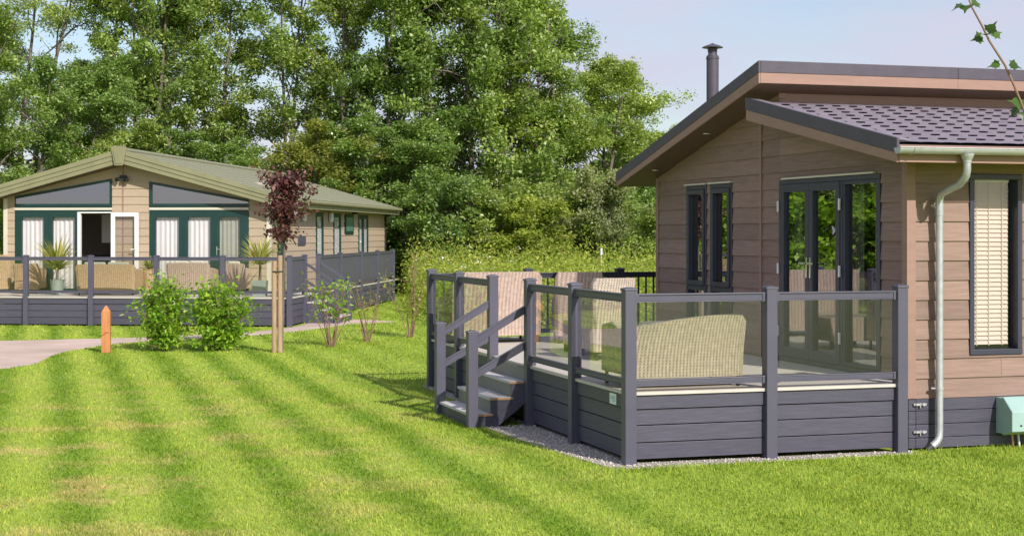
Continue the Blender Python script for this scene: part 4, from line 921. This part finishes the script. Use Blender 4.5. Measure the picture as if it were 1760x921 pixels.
mb.build('gutter_bracket', M['galv'], gu)
sx_ = 3.21; tp = T0-.03-.075
pts = [(gt,gz-.10),(gt,gz-.20),(gt+.015,gz-.25),(gt+.06,gz-.29),(gt+.13,gz-.33),(tp-.06,gz-.40),(tp-.02,gz-.425),(tp,gz-.47),(tp,gz-.6),(tp,.9),(tp,.20)]
P = [(sx_+.07*0, t, z) for t, z in pts]+[(sx_-.005,tp-.005,.14),(sx_-.03,tp-.01,.095),(sx_-.075,tp-.015,.06),(sx_-.105,tp-.02,.045)]
mb = MB().tube(P, .036, 16, cap=False); dp = mb.build('downpipe', M['galv'], lr, smooth=True)
MB().tube([(sx_,gt,gz-.045),(sx_,gt,gz-.07),(sx_,gt,gz-.11),(sx_,gt,gz-.13)], [.066,.060,.041,.040], 18).build('outlet', M['galv'], dp)
MB().tube([(sx_,tp,gz-.50),(sx_,tp,gz-.62)], .0395, 16).build('collar', M['galv'], dp)
for z in (2.36, .60): mb = MB().tube([(sx_,tp,z-.015),(sx_,tp,z+.015)], .040, 16); mb.tube([(sx_-.02,tp,z),(sx_-.06,tp+.05,z)], .006, 6); mb.tube([(sx_-.07,tp+.03,z),(sx_-.035,tp+.01,z)], .012, 6); mb.build('pipe_bracket', M['galv'], dp)
MB().tube([(sx_-.10,tp-.02,.048),(sx_-.16,tp-.03,.01)], .042, 12).build('drain_shoe', M['black'], dp)
# flue
fx, ft = 3.3, 5.46
fl = MB().tube([(fx,ft,hiT(ft)-.1),(fx,ft,4.40)], .080, 24, cap=True).build('flue', M['dark_trim'], lr, smooth=False)
mb = MB().lathe(fx, ft, [(.086,4.360),(.086,4.380),(.082,4.382)], 24); mb.lathe(fx,ft,[(.07,4.40),(.055,4.43),(.052,4.50)],20); mb.build('collar', M['dark_trim'], fl)
mb = MB().lathe(fx, ft, [(.135,4.505),(.137,4.513),(.09,4.535),(.03,4.555),(.008,4.568)], 28); 
for k in range(4): a = k*1.571+.4; mb.tube([(fx+.06*math.cos(a),ft+.06*math.sin(a),4.39),(fx+.085*math.cos(a),ft+.085*math.sin(a),4.51)], .006, 5)
mb.build('cowl', M['dark_trim'], fl)
MB().lathe(fx, ft, [(.14,hiT(ft)-.04),(.12,hiT(ft)+.02),(.085,hiT(ft)+.06)], 20).build('flashing', M['dark_trim'], fl)

# meter box on the skirting
bx = empty('meter_box', (*rf(3.90,.0),0), AR, 'mint green meter box with sloping lid fixed to the dark skirting', 'meter box')
bo = .108 - .0; yb = T0-.013
mb = MB(); mb.box(.0,.72,yb-.10,yb-.001,.14,.49); mb.build('case', M['mint'], bx, .006)
pf = [(yb-.104,.13),(yb-.104,.50),(yb-.125,.50),(yb-.27,.37),(yb-.27,.175),(yb-.125,.13)]
mb = MB(); mb.add([(.0,y,z) for y,z in pf]+[(.74,y,z) for y,z in pf], [(0,1,2,3,4,5)[::-1],(6,7,8,9,10,11)]+[(i,(i+1)%6,6+(i+1)%6,6+i) for i in range(6)]); lid = mb.build('lid', M['mint'], bx, .008)
MB().tube([(.10,yb-.27,.235),(.10,yb-.276,.235)], .010, 10).build('screw', M['black'], lid); MB().tube([(.30,yb-.27,.33),(.30,yb-.278,.33)], .018, 12).build('lock', M['black'], lid)
for i, (x, m_, r_) in enumerate(((.13,'copper',.011),(.20,'white',.011),(.27,'copper',.009))): MB().tube([(x,yb-.08,.14),(x+.01,yb-.09,-.02)], r_, 8).build('pipe', M[m_], bx)
MB().tube([(.36,yb-.11,.14),(.35,yb-.115,.09),(.30,yb-.12,.04),(.27,yb-.125,-.02)], .015, 8).build('pipe', M['orange_pipe'], bx); MB().tube([(.33,yb-.10,.14),(.30,yb-.13,.06),(.24,yb-.13,-.02)], .012, 8).build('pipe', M['orange_pipe'], bx)

# ---- left-hand beige lodge --------------------------------------------------
ll = empty('holiday_lodge', (LX,LY,0), LR, 'beige clad lodge with sage green roof and dark green window frames', 'lodge')
X0, X1, Y0, Y1 = -7.60, -1.04, 2.31, 17.4; XC = -4.57
Fm = lambda a, z, o: (a, Y0-o, z); Sm = lambda a, z, o: (X1+o, a, z)
wz = lambda a: 3.73-.262*abs(a-XC)
HD, TB = 2.60, 2.735
opf = [(-7.34,-4.91,.65,HD+.10),(-3.99,-1.55,.65,HD+.10)]
# the sloping upper windows are cut as notches: boards stop at their outline
tri_l = [(-7.336,TB),(-4.911,TB),(-4.911,3.40),(-7.336,2.98)]; tri_r = [(-3.99,TB),(-1.551,TB),(-1.551,2.89),(-3.99,3.33)]
siding(ll, Fm, X0, -7.336, .5, 3.8, [], M['stone_clad'], [(-.262,1,3.73+.262*4.57)], seed=1, joints=9)
c1_ = (-.262,1,3.73+.262*4.57); c2_ = (.262,1,3.73-.262*4.57)
siding(ll, Fm, -7.336, -4.911, .5, HD+.10, opf, M['stone_clad'], [c1_], seed=2, joints=9)
siding(ll, Fm, -4.911, -4.66, .5, 3.8, [], M['stone_clad'], [c1_, c2_], seed=3, joints=9); siding(ll, Fm, -4.63, -3.99, .5, 3.8, [], M['stone_clad'], [c1_, c2_], seed=4, joints=9)
siding(ll, Fm, -3.99, -1.551, .5, HD+.10, opf, M['stone_clad'], [c2_], seed=5, joints=9)
siding(ll, Fm, -1.551, X1, .5, 3.8, [], M['stone_clad'], [c2_], seed=6, joints=9)
# wall above the sloping windows
for tri, cu in ((tri_l, c1_), (tri_r, c2_)):
    mb = MB()
    (a0,_),(a1,_),(_,z1),(_,z0) = tri
    sl = (z1-z0)/(a1-a0); z = TB-.005
    while z < 3.75:
        poly = [(a0,z),(a1,z),(a1,z+.19),(a0,z+.19)]
        poly = clip(poly, sl, -1, -(z0-sl*a0))
        poly = clip(poly, *cu) if len(poly) > 2 else poly
        if len(poly) > 2: f_ = lambda zz, zc=z: .016*(1-(zz-zc)/.19)+.004; mb.mprism(Fm, poly, -.03, f_)
        z += .19
    mb.build('wall', M['stone_clad'], ll)
MB().mbox(Fm, -4.659, -4.631, .66, wz(-4.65)-.01, -.02, .022).build('cover_strip', M['trim'], ll)
MB().box(X0-.02, X0+.08, Y0-.026, Y0+.05, .5, wz(X0)-.003).build('corner_board', M['cream'], ll); MB().box(X1-.08, X1+.024, Y0-.026, Y0+.06, .5, wz(X1)-.003).build('corner_board', M['cream'], ll)
for tri in (tri_l, tri_r):
    (a0,_),(a1,_),(_,z1),(_,z0) = tri; mb = MB(); w_ = .06
    mb.mbox(Fm, a0, a1, TB, TB+w_, -.05, .03)
    mb.mprism(Fm, [(a0,z0-w_),(a1,z1-w_),(a1,z1),(a0,z0)], -.05, .03)
    if z0 < z1: mb.mprism(Fm, [(a1-w_,TB+w_),(a1,TB+w_),(a1,z1-w_),(a1-w_,z1-w_-.01)], -.05, .03)
    else: mb.mprism(Fm, [(a0,TB+w_),(a0+w_,TB+w_),(a0+w_,z0-w_-.01),(a0,z0-w_)], -.05, .03)
    wi = mb.build('gable_window', M['green_frame'], ll)
    MB().mprism(Fm, [(a0+.02,TB+.02),(a1-.02,TB+.02),(a1-.02,z1-.02),(a0+.02,z0-.02)], -.02, -.012).build('pane', M['pane_sky'], wi)
    MB().mbox(Fm, a0, a1, HD+.045, HD+.10, -.02, .035).build('cream_band', M['cream'], wi)
    MB().mbox(Fm, a0, a1, HD+.101, TB-.001, -.02, .02).build('green_band', M['green_frame'], wi)
    MB().mbox(Fm, a0, a1, HD+.001, HD+.044, -.02, .02).build('head_band', M['green_frame'], wi)
# glazed doors and side lights
gf = M['green_frame']
def gpanel(a0, a1, p0, p1, name='side_light', seed=0, cm='sheer', cur=True):
    mb = MB().mbox(Fm, a0, p0, .66, HD, -.05, .025); mb.mbox(Fm, p1, a1, .66, HD, -.05, .025); mb.mbox(Fm, p0, p1, HD-.13, HD, -.05, .025); mb.mbox(Fm, p0, p1, .66, .76, -.05, .025)
    w_ = mb.build(name, gf, ll, .004); MB().mbox(Fm, p0-.01, p1+.01, .75, HD-.12, -.02, -.012).build('pane', M['pane_clear'], w_)
    if cur: curtain(w_, Fm, p0-.02, p1+.02, .70, HD-.02, -.075, M[cm], seed=seed, per=.12, amp=.012)
gpanel(-7.33, -6.49, -7.16, -6.607, seed=1); gpanel(-6.488, -5.77, -6.388, -5.837, 'door', seed=2)
gpanel(-3.985, -3.15, -3.832, -3.259, seed=3); gpanel(-3.148, -2.40, -3.045, -2.489, 'door', seed=4)
gpanel(-2.398, -1.555, -2.275, -1.764, 'door', seed=5, cm='cushion')
MB().mbox(Fm, -5.768, -5.69, .66, HD, -.05, .03).build('door_jamb', M['white'], ll); MB().mbox(Fm, -5.689, -4.915, HD-.03, HD, -.05, .03).build('door_head', M['white'], ll)
# open white door leaf folded back flat against the wall
od = door_leaf(ll, Fm, -4.91, -4.23, .68, 2.585, M['white'], M['pane_clear'], None, (-4.30,-1,1.66), o=(.06,.11), fw=.10, name='open_door', hm=M['white'])
for (hz_, a) in ((1.66,-5.95),(1.66,-2.33)): lever(Fm, a, hz_, .026, M['chrome'], 1, ll)
# interior kitchen
MB().box(X0+.1, X1-.1, Y0+.05, 7.0, .60, .655).build('floor', M['floor_int'], ll); MB().box(X0+.1, X1-.1, 5.2, 5.25, .66, 3.4).build('inner_wall', M['dark_int'], ll)
kx = -6.0
mb = MB().box(-5.62,-5.30,3.5,3.8,1.85,2.55); mb.box(-5.27,-4.95,3.5,3.8,1.85,2.55); mb.build('wall_unit', M['kitchen'], ll); MB().box(-6.2,-4.7,3.4,3.9,.66,1.55).build('worktop_unit', M['black'], ll)

# side windows
HS = 2.65
siding(ll, Sm, Y0, Y1, .5, 2.78, [(2.95,3.72,.65,HS),(7.114,8.04,.65,HS),(9.316,10.344,.65,HS),(10.85,12.15,2.05,HS),(12.911,14.501,.9,HS)], M['stone_clad'], seed=8, joints=4)
window(ll, Sm, 2.96, 3.71, .66, HS-.002, gf, M['pane'], .07); 
for a0, a1 in ((7.12,8.03),(9.32,10.34)): w_ = window(ll, Sm, a0, a1, .66, HS-.002, gf, M['pane_clear'], .12, (.0,.026), name='side_light'); curtain(w_, Sm, a0+.02, a1-.02, .7, HS-.06, -.03, M['sheer'], seed=int(a0))
MB().mbox(Sm, 10.9, 12.1, 2.05, HS-.002, -.05, .04).build('window', gf, ll); 
MB().mbox(Sm, 11.02, 11.98, 2.15, HS-.10, .041, .044).build('pane', pmat('obscured_green_glass', (.12,.26,.19), (.1,.22,.16), 4, .2, 0), ll.children[-1])
w_ = window(ll, Sm, 12.92, 14.49, .91, HS-.002, gf, M['pane_clear'], .12, (.0,.026), mull=(13.7,)); curtain(w_, Sm, 12.95, 14.46, .95, HS-.06, -.03, M['sheer'], seed=9)
MB().mbox(Sm, 5.05, 5.85, 1.78, 2.02, .021, .04).build('plaque', M['skirt'], ll)
for a in (5.5, 8.78): mb = MB().mbox(Sm, a-.12, a+.12, 2.40, 2.66, .03, .12); mb.build('wall_lantern', M['white'], ll, .02); 
mb = MB().mbox(Sm, 12.0, 12.18, 2.66, 2.78, .021, .15); mb.build('floodlight', M['black'], ll, .01)
mb = MB().mbox(Fm, -4.70, -4.54, 3.40, 3.47, .03, .10); mb.mbox(Fm, -4.655, -4.585, 3.33, 3.399, .02, .14); mb.tube([Fm(-4.72,3.40,.10),Fm(-4.75,3.36,.17)], [.035,.05], 10); mb.tube([Fm(-4.52,3.40,.10),Fm(-4.49,3.36,.17)], [.035,.05], 10); mb.build('twin_spotlight', M['black'], ll)
MB().box(X0+.0, X0+.08, Y0+.06, Y1, .0, 2.7).build('far_wall', M['stone_clad'], ll); MB().box(X0, X1, Y1, Y1+.08, .0, 2.75).build('rear_wall', M['stone_clad'], ll)
MB().add([(X0,Y1,2.75),(X1,Y1,2.75),(XC,Y1,3.6),(X0,Y1+.08,2.75),(X1,Y1+.08,2.75),(XC,Y1+.08,3.6)], [(0,1,2),(5,4,3),(0,2,5,3),(1,4,5,2)]).build('rear_wall', M['stone_clad'], ll)
MB().box(X1+.021, X1+.06, Y1-.02, Y1+.08, .3, 2.7).build('downpipe', M['black'], ll)
# roof
YF, YR = Y0-.45, Y1+.55; HW = 3.93; zt = lambda a: 4.085-.283*abs(a-XC); zb_ = lambda a: 3.73-.262*abs(a-XC)
mb = MB()
for sg in (-1, 1):
    e = XC+sg*HW; mb.hexa([(XC,YF+.03,3.75),(e,YF+.03,zb_(e)+.02),(e,YR,zb_(e)+.02),(XC,YR,3.75),(XC,YF+.03,4.025),(e,YF+.03,zt(e)-.05),(e,YR,zt(e)-.05),(XC,YR,4.025)])
rl = mb.build('roof', M['sage_tile'], ll)
for sg in (-1, 1):
    e = XC+sg*(HW+.05); cs = [(e,YF,zt(e)-.045),(e,YR,zt(e)-.045),(XC,YR,4.04),(XC,YF,4.04)]
    tiled(rl, cs, .32, .22, M['sage_tile'], 'tiles', .012, .012, .05)
    b_ = XC+sg*HW
    for i, (za, zc, oo) in enumerate(((0,.115,0.0),(.118,.225,.018),(.228,.335,.034))):
        mb = MB(); mb.hexa([(XC,YF-.03+oo,4.085-zc),(b_,YF-.03+oo,zt(b_)-zc*.84),(b_,YF+.06,zt(b_)-zc*.84),(XC,YF+.06,4.085-zc),(XC,YF-.03+oo,4.085-za),(b_,YF-.03+oo,zt(b_)-za*.84),(b_,YF+.06,zt(b_)-za*.84),(XC,YF+.06,4.085-za)]); mb.build('bargeboard', M['sage'], rl)
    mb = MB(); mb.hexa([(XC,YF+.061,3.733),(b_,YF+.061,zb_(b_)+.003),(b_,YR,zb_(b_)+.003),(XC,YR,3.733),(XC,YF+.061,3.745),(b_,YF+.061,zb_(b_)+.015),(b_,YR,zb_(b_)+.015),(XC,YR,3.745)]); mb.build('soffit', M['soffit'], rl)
    MB().box(min(b_,b_+sg*.02), max(b_,b_+sg*.02), YF+.061, YR, zb_(b_)-.0, zt(b_)-.07).build('eaves_fascia', M['sage'], rl)
    MB().tube([(b_+sg*.08,YF+.02,zt(b_)-.10),(b_+sg*.08,YR+.02,zt(b_)-.10)], .055, 10).build('gutter', M['sage'], ll)
MB().tube([(XC+HW+.08,YR-.1,2.9),(XC+HW+.0,YR-.12,2.75),(X1+.1,YR-.5,2.6)], .035, 8).build('gutter_outlet', M['galv'], ll)
MB().tube([(XC,YF,4.085),(XC,YR,4.085)], .05, 8).build('ridge_cap', M['sage_tile'], rl)
mb = MB(); mf = lambda a, z, o: (XC+a, YF-.035-o, z)
mb.mprism(mf, [(-.10,3.69),(.10,3.69),(.19,4.125),(-.19,4.125)], 0, .03); mb.mprism(mf, [(-.07,3.73),(.07,3.73),(.13,4.065),(-.13,4.065)], .0301, .045); mb.mprism(mf, [(-.19,4.1251),(.19,4.1251),(.12,4.155),(-.12,4.155)], -.02, .03); mb.build('apex_finial', M['sage'], rl, .004)

# ------------------------------------------------------------------ light, sky, camera
w = bpy.data.worlds.new('World'); sc.world = w; w.use_nodes = True; nt = w.node_tree
for n_ in list(nt.nodes): nt.nodes.remove(n_)
out = N(nt, 'ShaderNodeOutputWorld'); bg = N(nt, 'ShaderNodeBackground'); sky = N(nt, 'ShaderNodeTexSky', sky_type='NISHITA')
EL = R(34.5); AZ = R(147.5)
sky.sun_disc = False; sky.sun_elevation = EL; sky.sun_rotation = AZ; sky.air_density = 1.0; sky.dust_density = 1.0; sky.ozone_density = 1.6
tc = N(nt, 'ShaderNodeTexCoord'); mp = N(nt, 'ShaderNodeMapping'); mp.inputs['Scale'].default_value = (1.2,1.2,5); nz = N(nt, 'ShaderNodeTexNoise'); nz.inputs['Scale'].default_value = 4.0; nz.inputs['Detail'].default_value = 7
nt.links.new(tc.outputs['Generated'], mp.inputs[0]); nt.links.new(mp.outputs[0], nz.inputs['Vector'])
cr = ramp(nt, nz.outputs['Fac'], .40, .66, (.20,.20,.20), (.95,.95,.95))
col = mixc(nt, cr.outputs[0], sky.outputs[0], CLOUD := (4.6,4.6,5.6))
nt.links.new(col, bg.inputs[0]); bg.inputs[1].default_value = .122; nt.links.new(bg.outputs[0], out.inputs[0])
sd = bpy.data.lights.new('sun', 'SUN'); sd.energy = 4.2; sd.angle = R(.55); sd.color = (1.0,.935,.85)
so = bpy.data.objects.new('sun', sd); COL.objects.link(so)
dv = Vector((-math.sin(AZ)*math.cos(EL), -math.cos(AZ)*math.cos(EL), -math.sin(EL)))
so.rotation_euler = dv.to_track_quat('-Z','Y').to_euler(); so.location = (10,-10,20)

cd = bpy.data.cameras.new('camera'); cd.sensor_width = 36; cd.lens = 36*2650/1760; cd.shift_y = -60.5/1760; cd.clip_end = 2000; cd.clip_start = .1
co = bpy.data.objects.new('camera', cd); COL.objects.link(co); co.location = (0,0,H); co.rotation_euler = (R(90),0,0); sc.camera = co
sc.view_settings.view_transform = 'Standard'; sc.view_settings.look = 'None'; sc.view_settings.gamma = 1; sc.view_settings.exposure = .25
try:
    sc.cycles.use_denoising = True; sc.cycles.denoiser = 'OPENIMAGEDENOISE'; sc.cycles.max_bounces = 8; sc.cycles.transparent_max_bounces = 16; sc.cycles.diffuse_bounces = 3; sc.cycles.glossy_bounces = 4
    sc.cycles.sample_clamp_indirect = 6; sc.cycles.caustics_reflective = False; sc.cycles.caustics_refractive = False
except Exception: pass
# consistent outward normals on solid parts
import bmesh
done = set()
for o in sc.objects:
    if o.type == 'MESH' and o.data.name not in done and len(o.data.polygons) < 40000 and not any(k in o.name for k in ('crown','foliage','leaves','grass','meadow','woodland','lawn')):
        done.add(o.data.name); bm = bmesh.new(); bm.from_mesh(o.data); bmesh.ops.recalc_face_normals(bm, faces=bm.faces); bm.to_mesh(o.data); bm.free()
